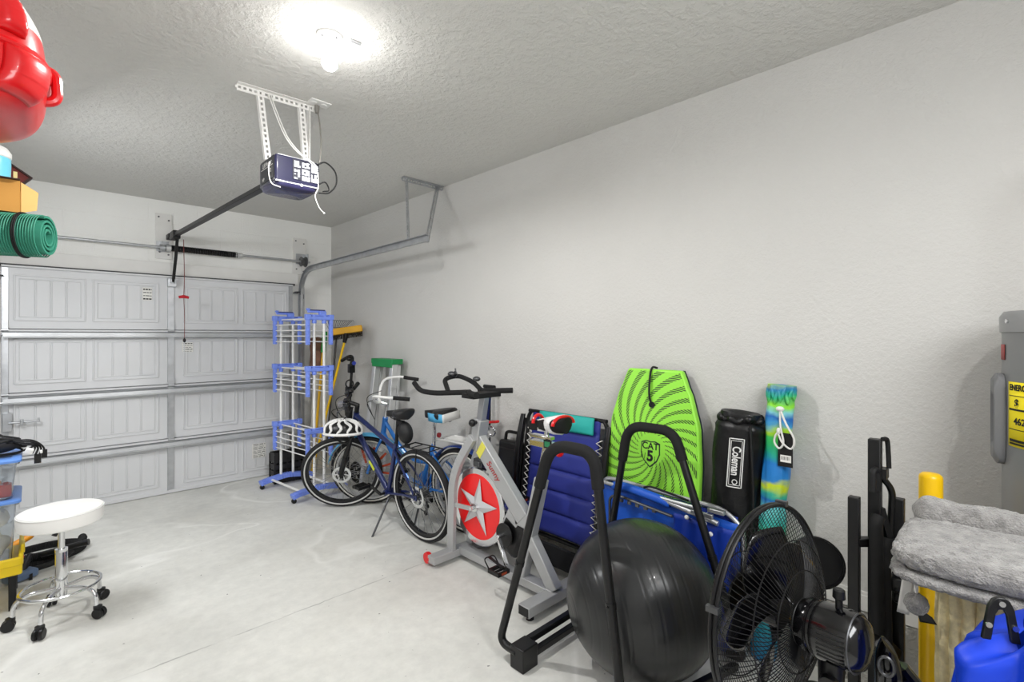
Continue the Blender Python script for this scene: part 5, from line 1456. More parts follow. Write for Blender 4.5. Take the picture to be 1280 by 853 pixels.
ball_m = mat('black_vinyl_ball', (36, 37, 38), 0.32, 0, 0.16, 5, bump=0.08, bscale=300, bdist=0.001, coat=0.1)
BC, BR = V((1.990, 1.188, 0.342)), 0.338
axis = V((-0.75, 0.52, -0.10)).normalized()
prof = []
NB = 200
for i in range(NB + 1):
    th = PI * i / NB
    g = 0.0
    lat = math.degrees(th)
    if 6 < lat < 174:
        ph_ = (lat % 7.5) / 7.5
        g = -0.0012 if ph_ < 0.10 else 0.0
    prof.append(((BR + g) * math.sin(th), -(BR + g) * math.cos(th)))
bl = MB().lathe(prof, BC, axis, 96, cap=False)
o = bl.build('exercise_ball', ball_m, smooth=40, origin=(BC.x, BC.y, BC.z - BR))
tag(o, 'large shiny black ribbed exercise ball between the hoops of the dip bars', 'exercise ball')
MB().cyl(BC - axis * (BR + 0.001), BC - axis * (BR - 0.01), 0.012, n=16).build('valve_plug', black_plastic, o) if False else None

# ------------------------------------------------------------------ pedestal fan
fan = thing('pedestal_fan', 'black pedestal fan seen from behind with a round wire cage', 'fan', (1.43, 0.31, 0))
FC = V((1.445, 0.462, 0.787)); fr_ = 0.276
fa = V((0.16, 0.985, -0.05)).normalized()              # blows away from the viewer
fu, fv, fd_ = basis(fa)
def fp(r, a, h): return FC + fd_ * h + (fu * math.cos(a) + fv * math.sin(a)) * r
for h_ in (0.006, -0.006): MB().torus(FC + fd_ * h_, fa, fr_, 0.0055, 80, 8).build('rim', black_plastic, fan)
for k in range(4):
    a = k * PI / 2 + 0.3
    part_label(MB().box(fp(fr_ + 0.006, a, 0), (0.014, 0.03, 0.014)).build('rim_clip', darksteel, fan), 'metal rim clip')
for nm, sg, dep in (('front_guard', 1, 0.085), ('rear_guard', -1, 0.075)):
    q = MB(); NW = 104
    for k in range(NW):
        a = 2 * PI * k / NW
        pts = []
        for t_ in (0, 0.08, 0.25, 0.5, 0.75, 1.0):
            r = fr_ - (fr_ - 0.055) * t_
            h = sg * (0.006 + dep * math.sin(min(1, t_ * 1.25 + 0.0) * PI / 2))
            pts.append(fp(r, a + sg * 0.25 * t_, h))
        q.tube(catmull(pts, 2), 0.0011, 4, caps=False)
    for r, h in ((0.195, 0.045), (0.125, 0.073)):
        q.torus(FC + fd_ * sg * (0.006 + dep * math.sin(min(1, (fr_ - r) / (fr_ - 0.055) * 1.25) * PI / 2)), fa, r, 0.0018, 60, 5)
    q.torus(FC + fd_ * sg * (dep + 0.006), fa, 0.055, 0.004, 40, 6)
    q.build(nm, black_steel, fan)
MB().lathe([(0.001, 0.0), (0.045, 0.0), (0.056, -0.006), (0.056, -0.012), (0.001, -0.012)], FC + fd_ * 0.100, fa, 36).build('centre_badge', black_plastic, fan)
for k in range(5):
    a0 = 2 * PI * k / 5 + 0.5
    def blade(u, v):
        r = 0.04 + 0.185 * v
        wd = (0.35 + 0.75 * math.sin(PI * min(1, v * 0.8 + 0.18))) * (0.9 - 0.25 * v)
        a = a0 + (u - 0.5) * wd * 1.5 + 0.35 * v
        return fp(r, a, -0.01 + (0.5 - u) * 0.06 * (1.1 - 0.5 * v))
    MB().sheet(blade, 12, 12).build('blade', black_gloss, fan, solid=0.002, smooth=60)
MB().lathe([(0.001, 0.06), (0.02, 0.058), (0.036, 0.045), (0.04, 0.02), (0.04, -0.03), (0.001, -0.03)], FC, fa, 32).build('blade_hub', black_plastic, fan)
# motor housing
mo = MB().lathe([(0.0522, -0.075), (0.0594, -0.085), (0.0657, -0.10), (0.0657, -0.112), (0.0630, -0.114), (0.0630, -0.12), (0.0675, -0.124), (0.0693, -0.15), (0.0693, -0.185), (0.0657, -0.205), (0.0549, -0.221), (0.0315, -0.230), (0.001, -0.233)], FC, fa, 48)
mh = mo.build('motor_housing', black_gloss, fan)
MB().torus(FC - fd_ * 0.206, fa, 0.0672, 0.0022, 48, 6).build('rear_trim_ring', darksteel, mh)
kp = FC - fd_ * 0.165 + V((0, 0, 0.068))
MB().cyl(kp, kp + V((0, 0, 0.022)), 0.008, n=12).lathe([(0.010, 0.022), (0.014, 0.026), (0.013, 0.045), (0.009, 0.048)], kp, (0, 0, 1), 20).build('oscillation_knob', black_plastic, mh)
q = MB()
for k in range(7):
    a = -0.5 + 0.16 * k
    q.bar(FC - fd_ * 0.13 + V((-0.0700 * math.cos(a), 0, 0.0700 * math.sin(a))), FC - fd_ * 0.190 + V((-0.0694 * math.cos(a), 0, 0.0694 * math.sin(a))), 0.003, 0.003)
q.build('housing_groove', black_plastic, mh)
nk = FC - fd_ * 0.15
q = MB().tube(fillet([nk - V((0, 0, 0.06)), nk - V((0, 0, 0.12)), V((1.43, 0.31, 0.58))], 0.03), 0.026, 14).cyl(nk + V((-0.045, 0, -0.11)), nk + V((0.045, 0, -0.11)), 0.02, n=16)
q.cyl((1.43, 0.31, 0.48), (1.43, 0.31, 0.60), 0.026, n=18)
q.build('neck', black_plastic, fan)
MB().cyl((1.43, 0.31, 0.03), (1.43, 0.31, 0.50), 0.014, n=16).build('pole', black_steel, fan)
MB().lathe([(0.001, 0.0), (0.165, 0.0), (0.17, 0.008), (0.16, 0.02), (0.06, 0.038), (0.035, 0.06), (0.02, 0.075)], (1.43, 0.31, 0), (0, 0, 1), 48).build('base', black_plastic, fan)
MB().tube(catmull([(1.45, 0.28, 0.58), (1.50, 0.26, 0.55), (1.53, 0.28, 0.48), (1.49, 0.29, 0.40), (1.445, 0.31, 0.28)], 6), 0.004, 6).build('power_cord', black_rubber, fan)

# dark round pan behind the fan
o = MB().lathe([(0.001, 0.0), (0.09, 0.0), (0.10, 0.012), (0.10, 0.045), (0.094, 0.045), (0.092, 0.012), (0.001, 0.010)], (2.32, 0.572, 0.60), V((-0.92, -0.30, 0.25)), 40)
pn_ = thing('wheel_stand', 'black round plastic disc on a stand by the wall behind the fan', 'stand', (2.36, 0.56, 0))
o.build('disc', black_plastic, pn_)
MB().tube([(2.37, 0.56, 0.0), (2.335, 0.56, 0.55)], 0.014, 10).build('post', black_steel, pn_)
MB().lathe([(0.001, 0), (0.11, 0), (0.11, 0.012), (0.03, 0.03)], (2.37, 0.56, 0), (0, 0, 1), 32).build('base', black_plastic, pn_)

# ------------------------------------------------------------------ folded steel carrier rack
rc = thing('carrier_rack', 'black folded steel bicycle carrier rack standing upright beside the yellow bollard', 'carrier rack', (2.13, 0.36, 0))
def dpt(px, py, d):     # kept as plain numbers below
    return None
MB().box((2.155, 0.345, 0.60), (0.038, 0.038, 1.13)).build('main_post', black_steel, rc, bevel=0.003)
MB().box((2.095, 0.396, 0.50), (0.034, 0.034, 0.92)).build('side_post', black_steel, rc, bevel=0.003)
MB().box((2.205, 0.285, 0.49), (0.034, 0.034, 0.93)).build('side_post', black_steel, rc, bevel=0.003)
MB().bar((2.095, 0.396, 0.80), (2.205, 0.285, 0.80), 0.03, 0.03).bar((2.095, 0.396, 0.12), (2.205, 0.285, 0.12), 0.03, 0.03).build('cross_bar', black_steel, rc, bevel=0.003)
MB().tube(catmull([(2.165, 0.325, 1.165), (2.185, 0.315, 1.16), (2.19, 0.312, 1.11), (2.188, 0.31, 1.06)], 6), 0.008, 8).build('hook', black_rubber, rc)
MB().tube(fillet([(2.115, 0.345, 0.985), (2.115, 0.345, 1.06), (2.14, 0.335, 1.06), (2.14, 0.335, 0.985)], 0.015), 0.011, 8).build('wheel_hook', black_rubber, rc)
MB().tube(fillet([(2.185, 0.31, 0.72), (2.19, 0.30, 0.985), (2.16, 0.325, 1.03)], 0.03), 0.011, 8).box((2.165, 0.325, 1.045), (0.05, 0.03, 0.035)).build('upper_arm', black_steel, rc)
MB().tube(fillet([(2.11, 0.33, 0.50), (2.105, 0.335, 0.88), (2.12, 0.33, 0.90)], 0.03), 0.021, 12).build('padded_arm', black_foam, rc)
MB().tube(fillet([(2.13, 0.31, 0.45), (2.125, 0.315, 0.80), (2.14, 0.31, 0.82)], 0.03), 0.019, 12).build('padded_arm', black_foam, rc)
MB().bar((2.16, 0.33, 0.92), (2.205, 0.285, 0.68), 0.02, 0.02).build('brace', black_steel, rc)
MB().box((2.175, 0.285, 0.665), (0.06, 0.04, 0.05)).cyl((2.15, 0.28, 0.64), (2.19, 0.28, 0.70), 0.016, n=12).box((2.19, 0.28, 0.62), (0.04, 0.03, 0.06), Euler((0, 0.5, 0))).build('clamp', black_plastic, rc, bevel=0.006)
MB().bar((2.11, 0.33, 0.47), (2.19, 0.30, 0.40), 0.05, 0.05).box((2.15, 0.345, 0.05), (0.06, 0.30, 0.04)).bar((2.0, 0.33, 0.02), (2.3, 0.36, 0.02), 0.05, 0.04).build('foot', black_steel, rc, bevel=0.004)

# ------------------------------------------------------------------ yellow bollard
bo = thing('bollard', 'yellow painted steel bollard in front of the water heater', 'bollard', (2.29, 0.205, 0))
MB().lathe([(0.034, 0.0), (0.034, 1.028), (0.032, 1.036), (0.024, 1.043), (0.001, 1.046)], (2.29, 0.205, 0), (0, 0, 1), 36).build('post', mat('bollard_yellow', (250, 200, 10), 0.35, 0, 0.03, coat=0.2), bo)

# ------------------------------------------------------------------ water heater
heater_grey = mat('heater_grey_enamel', (128, 129, 130), 0.38, 0.1, 0.04, 6)
wh = thing('water_heater', 'tall grey cylindrical water heater with a yellow energy label at the right edge', 'water heater', (2.325, -0.235, 0))
WC, WR = V((2.325, -0.235, 0)), 0.262
MB().lathe([(WR, 0.45), (WR, 1.545), (WR - 0.001, 1.546)], WC, (0, 0, 1), 96).lathe([(0.001, 0.40), (WR - 0.01, 0.40), (WR - 0.01, 0.45), (WR, 0.45)], WC, (0, 0, 1), 96).build('tank', heater_grey, wh)
MB().lathe([(WR - 0.01, 1.54), (WR + 0.005, 1.545), (WR + 0.006, 1.595), (WR - 0.004, 1.612), (0.06, 1.625), (0.001, 1.625)], WC, (0, 0, 1), 96).build('top_cap', mat('heater_cap_grey', (140, 141, 142), 0.4, 0, 0.03), wh)
for a in (113, 200, 290): MB().cyl(WC + V((math.cos(math.radians(a)) * (WR + 0.004), math.sin(math.radians(a)) * (WR + 0.004), 1.58)), WC + V((math.cos(math.radians(a)) * (WR + 0.011), math.sin(math.radians(a)) * (WR + 0.011), 1.58)), 0.007, n=10).build('screw', chrome, wh)
MB().box(WC + V((0, 0, 0.20)), (0.50, 0.50, 0.40)).build('stand', black_plastic, wh, bevel=0.01)
for s in (-1, 1):
    MB().cyl(WC + V((0.0, s * 0.1, 1.62)), WC + V((0.0, s * 0.1, 1.80)), 0.012, n=12).tube(fillet([WC + V((0, s * .1, 1.80)), WC + V((0, s * .1, 2.1)), WC + V((0.27, s * .1, 2.1))], .05), 0.011, 10).build('pipe', mat('copper', (184, 110, 70), 0.35, 0.9), wh)
def wpatch(a0, a1, z0, z1, off, n=14, T=0.0):
    def f(u, v):
        a = math.radians(a0 + (a1 - a0) * u)
        return WC + V((math.cos(a) * (WR + off), math.sin(a) * (WR + off), z0 + (z1 - z0) * v))
    return MB().sheet(f, n, 2)
# raised access cover
rows = []
for (s, off) in ((1.0, 0.001), (1.0, 0.016), (0.86, 0.027), (0.62, 0.027), (0.55, 0.020), (0.01, 0.020)):
    ring = []
    for k in range(40):
        t_ = 2 * PI * k / 40
        ex = lambda c, p: math.copysign(abs(c) ** p, c)
        a = math.radians(98.5 + 9.5 * s * ex(math.cos(t_), 0.5))
        zz = 1.262 + 0.148 * s * ex(math.sin(t_), 0.45)
        ring.append(WC + V((math.cos(a) * (WR + off), math.sin(a) * (WR + off), zz)))
    rows.append(ring)
mb = MB(); mb.grid(rows, close_u=True); mb.build('access_cover', mat('cover_grey', (112, 113, 115), 0.45, 0, 0.04), wh, smooth=45)
el = wpatch(112, 148, 1.185, 1.388, 0.002).build('energy_label', mat('label_yellow', (246, 226, 20), 0.5), wh, solid=0.001)
def wtext(ac, zc, off=0.0036):
    return lambda p: WC + V((math.cos(math.radians(ac) + p.x / WR) * (WR + off + p.z), math.sin(math.radians(ac) + p.x / WR) * (WR + off + p.z), zc + p.y))
text('lettering', 'ENERGYGUIDE', 0.026, ink, el, None, 0.0003, warp=wtext(130, 1.370), bold=0.0009, sx=0.84)
q = MB()
for z, a, b, th in ((1.345, 113.5, 146, 0.0012), (1.302, 113.5, 146, 0.003), (1.24, 113.5, 146, 0.0012), (1.205, 114, 145, 0.004), (1.195, 114, 140, 0.003)):
    rows = []
    for i in range(15):
        t_ = math.radians(a + (b - a) * i / 14)
        rows.append([WC + V((math.cos(t_) * (WR + 0.0038), math.sin(t_) * (WR + 0.0038), z + s_ * th)) for s_ in (-1, 1)])
    q.grid(rows)
q.build('label_rules', ink, el)
text('lettering', '$', 0.034, ink, el, None, 0.0003, warp=wtext(121, 1.322), bold=0.0008)
text('lettering', '4622', 0.03, ink, el, None, 0.0003, warp=wtext(125, 1.265), bold=0.0006)
rd = wpatch(96, 106, 1.455, 1.505, 0.002).build('red_badge', mat('dull_red', (150, 52, 50), 0.5), wh, solid=0.001)

# ------------------------------------------------------------------ cat tree
plush = mat('grey_plush', (144, 142, 140), 0.95, 0, 0.34, 34, bump=0.9, bscale=210, bdist=0.010, sheen=0.4)
plush_d = plush
sisal = mat('cream_sisal', (230, 216, 172), 0.85, 0, 0.15, 60, bump=0.5, bscale=260, bdist=0.003)
ctz = thing('cat_tree', 'grey plush cat tree platform bed on a cream sisal post with a hanging pompom', 'cat tree', (1.80, 0.05, 0))
PX0, PX1, PY0, PY1 = 1.560, 1.960, -0.36, 0.230
def furry(mb_fn, amp, seed, sc=75):
    def f(u, v):
        p = mb_fn(u, v)
        n = noise.noise_vector(p * sc + V((seed, 0, 0))) + 0.6 * noise.noise_vector(p * sc * 2.7)
        return p + n * amp
    return f
def supel(cx, cy, hx, hy, z0, z1, rnd=0.28):
    """soft pad: u round the rim, v from bottom centre over the edge to top centre"""
    def f(u, v):
        a = 2 * PI * u
        ex = lambda c, p: math.copysign(abs(c) ** p, c)
        th = PI * (v - 0.5)
        s = abs(math.cos(th)) ** 0.35 if abs(math.cos(th)) > 1e-6 else 0.0
        zz = (z0 + z1) / 2 + (z1 - z0) / 2 * ex(math.sin(th), 0.75)
        return V((cx + hx * s * ex(math.cos(a), rnd), cy + hy * s * ex(math.sin(a), rnd), zz))
    return f
pcx, pcy = (PX0 + PX1) / 2, (PY0 + PY1) / 2
MB().sheet(furry(supel(pcx, pcy, (PX1 - PX0) / 2, (PY1 - PY0) / 2, 0.905, 0.945), 0.0035, 1), 300, 30).build('platform', plush, ctz, smooth=80)
MB().sheet(furry(supel(pcx - 0.02, pcy, (PX1 - PX0) / 2 - 0.02, (PY1 - PY0) / 2 - 0.005, 0.935, 1.008), 0.004, 7), 300, 60).build('cushion', plush, ctz, smooth=80)
q = MB()
path = fillet([V((1.895, 0.212, 1.012)), V((1.895, -0.31, 1.012)), V((1.63, -0.31, 1.012))], 0.08, 6)
dense = []
for a, b in zip(path, path[1:]):
    n_ = max(1, int((b - a).length / 0.008))
    dense += [a.lerp(b, i / n_) for i in range(n_)]
dense.append(path[-1])
rows = []
N = len(dense)
for i, p in enumerate(dense):
    tg = (dense[min(i + 1, N - 1)] - dense[max(i - 1, 0)]).normalized(); sd_ = tg.cross(V((0, 0, 1))).normalized()
    e = min(i * 0.008, (N - 1 - i) * 0.008)
    r = 0.044 * min(1, (e / 0.03 + 0.02)) ** 0.5 * (1 + 0.07 * math.sin(i * 0.35))
    ring = []
    for k in range(36):
        a = 2 * PI * k / 36
        w = p + sd_ * r * math.cos(a) + V((0, 0, r * math.sin(a)))
        n3 = noise.noise_vector(w * 75) + 0.6 * noise.noise_vector(w * 190)
        ring.append(w + n3 * 0.004)
    rows.append(ring)
q.grid(rows, close_u=True)
q.build('bolster', plush, ctz, smooth=80)
PC = V((1.765, 0.065, 0)); q = MB(); rows = []
NR = 16
for z in (0.03, 0.91):
    rows.append([PC + V(((0.068 + 0.017 * abs(math.sin(NR * a / 2)) ** 0.7) * math.cos(a), (0.068 + 0.017 * abs(math.sin(NR * a / 2)) ** 0.7) * math.sin(a), z)) for a in [2 * PI * k / 264 for k in range(264)]])
vs = q.grid([[p.lerp(rows[1][j], i / 24) + V((0.0012 * math.sin(i * 2.1 + j * 0.2), 0.0012 * math.cos(i * 1.7 + j * .3), 0)) for j, p in enumerate(rows[0])] for i in range(25)], close_u=True)
q.build('sisal_post', sisal, ctz, smooth=60)
MB().box((1.80, -0.10, 0.02), (0.42, 0.46, 0.04)).build('base', plush, ctz, bevel=0.012, seg=3)
MB().cyl((1.85, -0.25, 0.03), (1.85, -0.25, 0.91), 0.045, n=24).build('rear_post', plush, ctz)
# pompom and its tape
pm = furry(lambda u, v: V((1.665, 0.178, 0.828)) + V((0.026 * math.sin(PI * v) * math.cos(2 * PI * u), 0.026 * math.sin(PI * v) * math.sin(2 * PI * u), -0.028 * math.cos(PI * v))), 0.0022, 3, 110)
MB().sheet(pm, 48, 32).build('pompom', plush, ctz, smooth=80)
MB().tube([(1.665, 0.178, 0.855), (1.663, 0.180, 0.91)], 0.003, 6).build('pompom_cord', white_cord, ctz)
MB().sheet(lambda u, v: V((1.71 + 0.012 * math.sin(v * 3), 0.195 + 0.004 * u + 0.010 * v * (1 if u > .5 else 2), 0.905 - 0.135 * v)) + V((0.0, 0.022 * (u - 0.5) * (1 + v * 0.5), 0)), 6, 12).build('hanging_tape', white_cord, ctz, solid=0.0015)
MB().sheet(lambda u, v: V((1.705, 0.185 - 0.035 * u - 0.01 * v, 0.805 - 0.018 * u - 0.04 * v * (1 - 0.6 * u))), 6, 6).build('toy_scrap', black_plastic, ctz, solid=0.002)

# ------------------------------------------------------------------ blue folded camp chair
bl_fab = mat('bright_blue_nylon', (16, 62, 206), 0.45, 0, 0.06, 6, bump=0.15, bscale=400, bdist=0.001)
cc = thing('camp_chair', 'bright blue folded camp chair standing upright in front of the cat tree', 'camp chair', (1.43, -0.06, 0))
rows = []
CT = V((1.425, -0.045, 0))
def drape(u, v):
    a = 2 * PI * u
    z = 0.945 * v
    e = min(1.0, (1 - v) * 16 + 0.10) ** 0.5
    hx, hy = 0.084 * (1.5 - 0.52 * v), 0.112 * (2.2 - 1.22 * v)
    fold = 1 + 0.17 * math.sin(5 * a + 4 * v) * (0.5 + 0.6 * v) + 0.07 * math.sin(11 * a - 7 * v + 1) * v + 0.10 * noise.noise(V((math.cos(a) * 1.7, math.sin(a) * 1.7, v * 5)))
    top = 0.028 * math.sin(2 * a + 0.8) * v ** 6 + 0.018 * math.sin(5 * a) * v ** 6
    return CT + V((hx * e * fold * math.cos(a), hy * e * fold * math.sin(a), z + top))
MB().sheet(drape, 120, 80).build('fabric', bl_fab, cc, smooth=80)
# dark legs with their riveted plastic feet
q = MB()
AO = V((1.405, 0.018, 0.945)); ay, az = V((0.43, -0.90, 0)).normalized(), V((0.1, 0, 1)).normalized()
poly = [(-0.031, -0.03), (-0.016, -0.03), (-0.009, 0.022), (-0.004, 0.032), (0.004, 0.032), (0.009, 0.022), (0.016, -0.03), (0.031, -0.03), (0.021, 0.035), (0.014, 0.050), (0.005, 0.056), (-0.005, 0.056), (-0.014, 0.050), (-0.021, 0.035)]
q.prism(poly, AO, ay, az, 0.010)
part_label(q.build('leg_bracket', black_plastic, cc, bevel=0.002), 'black riveted leg bracket')
nrm = ay.cross(az)
if nrm.x > 0: nrm = -nrm
for x, y in ((0, 0.044), (-0.021, 0.0), (0.021, 0.0)):
    MB().cyl(AO + ay * x + az * y + nrm * 0.004, AO + ay * x + az * y + nrm * 0.008, 0.0055, n=14).build('rivet', chrome, cc)
for pa, pb in (((1.42, -0.02, 0.88), (1.42, 0.0, 0.0)), ((1.44, -0.06, 0.88), (1.40, -0.09, 0.0))): MB().tube([pa, pb], 0.009, 8).build('leg', black_steel, cc)

# black glossy blower tube standing at the right of the fan
bw = thing('leaf_blower', 'glossy black blower tube standing upright right of the fan', 'blower', (1.64, 0.23, 0))
B0, B1 = V((1.64, 0.228, 0.25)), V((1.615, 0.226, 0.725))
rows = []
for i in range(21):
    t_ = i / 20
    r = 0.042 - 0.008 * t_
    if t_ > 0.85: r *= math.cos((t_ - 0.85) / 0.15 * 1.0)
    c = B0.lerp(B1, t_) + V((-0.02 * t_ * t_, 0, 0))
    rows.append([c + V((r * math.cos(2 * PI * k / 24), r * math.sin(2 * PI * k / 24) * 0.9, (0.02 * math.sin(2 * PI * k / 24) if t_ > 0.8 else 0))) for k in range(24)])
mb = MB(); vs = mb.grid(rows, close_u=True); mb._f(vs[-1]); mb._f(vs[0][::-1])
mb.build('tube', black_gloss, bw, smooth=50)
MB().tube([(1.557, 0.226 + 0.016 * math.cos(a), 0.69 + 0.024 * math.sin(a)) for a in [2 * PI * k / 30 for k in range(30)]], 0.004, 6, closed=True).build('nozzle_ring', darksteel, bw)
MB().ellip((1.65, 0.225, 0.17), (0.06, 0.065, 0.14), 28, 18).box((1.65, 0.225, 0.025), (0.11, 0.11, 0.05)).build('motor_body', black_plastic, bw, bevel=0.01)
MB().tube(catmull([(1.66, 0.19, 0.28), (1.655, 0.15, 0.45), (1.64, 0.165, 0.60), (1.62, 0.205, 0.67)], 6), 0.018, 10).build('handle', black_gloss, bw)

# ------------------------------------------------------------------ rolling stool
st = thing('rolling_stool', 'round white rolling stool with chrome base and foot ring on black casters', 'stool', (0.12, 3.62, 0))
SCN = V((0.12, 3.62, 0))
MB().lathe([(0.001, 0.515), (0.172, 0.515), (0.178, 0.522), (0.180, 0.578), (0.174, 0.592), (0.155, 0.597), (0.001, 0.600)], SCN, (0, 0, 1), 72).build('seat', mat('white_vinyl_seat', (238, 237, 234), 0.4, 0, 0.01), st)
MB().torus(SCN + V((0, 0, 0.585)), (0, 0, 1), 0.1785, 0.0025, 72, 6).build('piping', white_plastic, st)
MB().lathe([(0.001, 0.505), (0.09, 0.505), (0.09, 0.516), (0.001, 0.516)], SCN, (0, 0, 1), 32).build('seat_plate', black_steel, st)
MB().cyl(SCN + V((0, 0, 0.36)), SCN + V((0, 0, 0.51)), 0.0145, n=20).build('gas_lift', chrome, st)
MB().lathe([(0.001, 0.12), (0.024, 0.12), (0.026, 0.14), (0.026, 0.37), (0.022, 0.378), (0.001, 0.378)], SCN, (0, 0, 1), 28).lathe([(0.027, 0.362), (0.027, 0.378), (0.001, 0.379)], SCN, (0, 0, 1), 28).build('column', chrome, st)
MB().torus(SCN + V((0, 0, 0.175)), (0, 0, 1), 0.165, 0.0085, 72, 10).build('foot_ring', chrome, st)
for k in range(5):
    a = math.radians(-116 + 72 * k)
    d = V((math.cos(a), math.sin(a), 0)); sd = V((-d.y, d.x, 0))
    MB().tube(fillet([SCN + d * 0.02 + V((0, 0, 0.165)), SCN + d * 0.13 + V((0, 0, 0.165)), SCN + d * 0.185 + V((0, 0, 0.135)), SCN + d * 0.19 + V((0, 0, 0.062))], 0.05, 6), 0.0105, 12).build('leg', chrome, st)
    c = SCN + d * 0.197 + V((0, 0, 0.028))
    q = MB()
    for s in (-1, 1): q.lathe([(0.001, -0.009), (0.023, -0.009), (0.028, -0.005), (0.028, 0.005), (0.023, 0.009), (0.001, 0.009)], c + sd * s * 0.013 + d * 0.008, sd, 24)
    q.lathe([(0.012, 0.0), (0.02, 0.0), (0.02, 0.016), (0.012, 0.018)], c + V((0, 0, 0.022)), (0, 0, 1), 16)
    q.box(c + V((0, 0, 0.018)), (0.03, 0.03, 0.022))
    q.build('caster', black_plastic, st)

# ------------------------------------------------------------------ bins at the left edge
clear = mat('clear_plastic', (236, 240, 244), 0.08, 0, 0.0, trans=0.92, ior=1.12)
bin_blue = mat('bin_lid_blue', (98, 142, 214), 0.35, 0, 0.04)
cart = thing('utility_cart', 'low yellow plastic cart with black legs under the clear storage bins', 'cart', (-0.33, 4.08, 0))
BX0, BX1, BY0, BY1 = -0.60, -0.042, 3.90, 4.26
bcx, bcy = (BX0 + BX1) / 2, (BY0 + BY1) / 2
yt = mat('cart_yellow', (240, 206, 26), 0.4, 0, 0.04)
MB().box((bcx, bcy, 0.225), (BX1 - BX0 + 0.02, BY1 - BY0 + 0.02, 0.06)).box((bcx, BY0 - 0.004, 0.27), (BX1 - BX0 + 0.02, 0.02, 0.05)).box((BX1 + 0.004, bcy, 0.28), (0.02, BY1 - BY0 + 0.02, 0.07)).build('tray', yt, cart, bevel=0.012, seg=3)
MB().box((BX1 + 0.012, BY0 + 0.06, 0.33), (0.016, 0.09, 0.05)).build('latch', yt, cart, bevel=0.006)
MB().cyl((BX1 + 0.016, BY0 + 0.05, 0.275), (BX1 + 0.013, BY0 + 0.05, 0.275), 0.008, n=12).build('bolt', red_pl, cart)
for x in (BX0 + 0.03, BX1 - 0.03):
    for y in (BY0 + 0.02, BY1 - 0.02):
        MB().bar((x, y, 0.0), (x, y, 0.20), 0.032, 0.032, (1, 0, 0)).build('leg', black_steel, cart, bevel=0.003)
def bin_(z0, z1, label, ins, x1):
    t = thing('storage_bin', label, 'storage bin', (bcx, bcy, z0))
    r0, r1 = [], []
    def ring(s, z):
        pts = []
        hx, hy = (x1 - BX0) / 2 - ins + s, (BY1 - BY0) / 2 - ins + s
        cx_ = (x1 + BX0) / 2
        for cxs, cys, a0 in ((1, 1, 0), (-1, 1, 90), (-1, -1, 180), (1, -1, 270)):
            for k in range(6):
                a = math.radians(a0 + 90 * k / 5)
                pts.append(V((cx_ + cxs * (hx - 0.03) + 0.03 * math.cos(a), bcy + cys * (hy - 0.03) + 0.03 * math.sin(a), z)))
        return pts
    mb = MB(); vs = mb.grid([ring(-0.03, z0 + 0.002), ring(-0.022, z0 + 0.012), ring(-0.004, z1 - 0.03), ring(0.008, z1 - 0.026), ring(0.010, z1 - 0.012)], close_u=True)
    mb._f(vs[0][::-1])
    mb.build('tub', clear, t, solid=0.003, smooth=50)
    mb = MB(); vs = mb.grid([ring(0.008, z1 - 0.016), ring(0.018, z1 - 0.016), ring(0.018, z1 - 0.002), ring(0.006, z1 + 0.004), ring(-0.02, z1 + 0.004), ring(-0.025, z1 - 0.002)], close_u=True)
    mb._f(vs[-1])
    mb.build('lid', bin_blue, t, bevel=0.002, smooth=50)
    return t
bin_(0.258, 0.615, 'clear storage bin of white bundles, lower of the two bins on the yellow cart', 0.0, BX1 - 0.012)
bin_(0.621, 0.842, 'clear storage bin of colourful toys, upper of the two bins on the yellow cart', 0.0, BX1 - 0.010)
for k, (x, y, z, rx, rz) in enumerate(((-0.18, 4.0, 0.345, 0.09, 0.075), (-0.21, 4.12, 0.36, 0.09, 0.085), (-0.42, 4.08, 0.36, 0.10, 0.09), (-0.17, 4.06, 0.49, 0.085, 0.06))):
    sd = k * 5.1
    mb = MB().sheet(lambda u, v: V((x, y, z)) + V((rx * math.sin(PI * v) * math.cos(2 * PI * u), 0.08 * math.sin(PI * v) * math.sin(2 * PI * u), -rz * math.cos(PI * v))) * (1 + 0.25 * noise.noise(V((math.cos(2 * PI * u) * 2, math.sin(2 * PI * u) * 2, v * 4 + sd)))), 40, 24)
    o = mb.build('cloth_bundle', mat('cream_cloth', (228, 222, 205), 0.8, 0, 0.08), smooth=80, origin=(x, y, z - rz))
    tag(o, 'crumpled cream cloth bundle inside the lower clear bin', 'cloth bundle', 'cloth bundles in the lower bin')
for k, (x, y, z, c, lb, sh_) in enumerate(((-0.12, 3.98, 0.665, (206, 60, 40), 'red toy block inside the upper clear bin', 'b'), (-0.16, 4.12, 0.67, (236, 140, 40), 'orange toy ball inside the upper clear bin', 's'), (-0.27, 4.02, 0.67, (50, 84, 170), 'blue toy block inside the upper clear bin', 'b'), (-0.38, 4.10, 0.67, (220, 190, 60), 'yellow toy ball inside the upper clear bin', 's'))):
    mb = MB()
    m_ = mat('toy_%d' % k, c, 0.35)
    if sh_ == 'b':
        mb.box((x, y, z - 0.003), (0.09, 0.06, 0.07), Euler((0, 0, 0.5 * k)))
        for dx in (-0.02, 0.02): mb.cyl((x + dx, y, z + 0.03), (x + dx, y, z + 0.042), 0.012, n=14)
        o = mb.build('toy_block', m_, bevel=0.004, origin=(x, y, z - 0.038))
        tag(o, lb, 'toy')
    else:
        mb.ellip((x, y, z), (0.042, 0.042, 0.042), 24, 16).torus((x, y, z), (0, 0, 1), 0.0415, 0.003, 30, 6)
        o = mb.build('toy_ball', m_, smooth=60, origin=(x, y, z - 0.042)); tag(o, lb, 'toy')
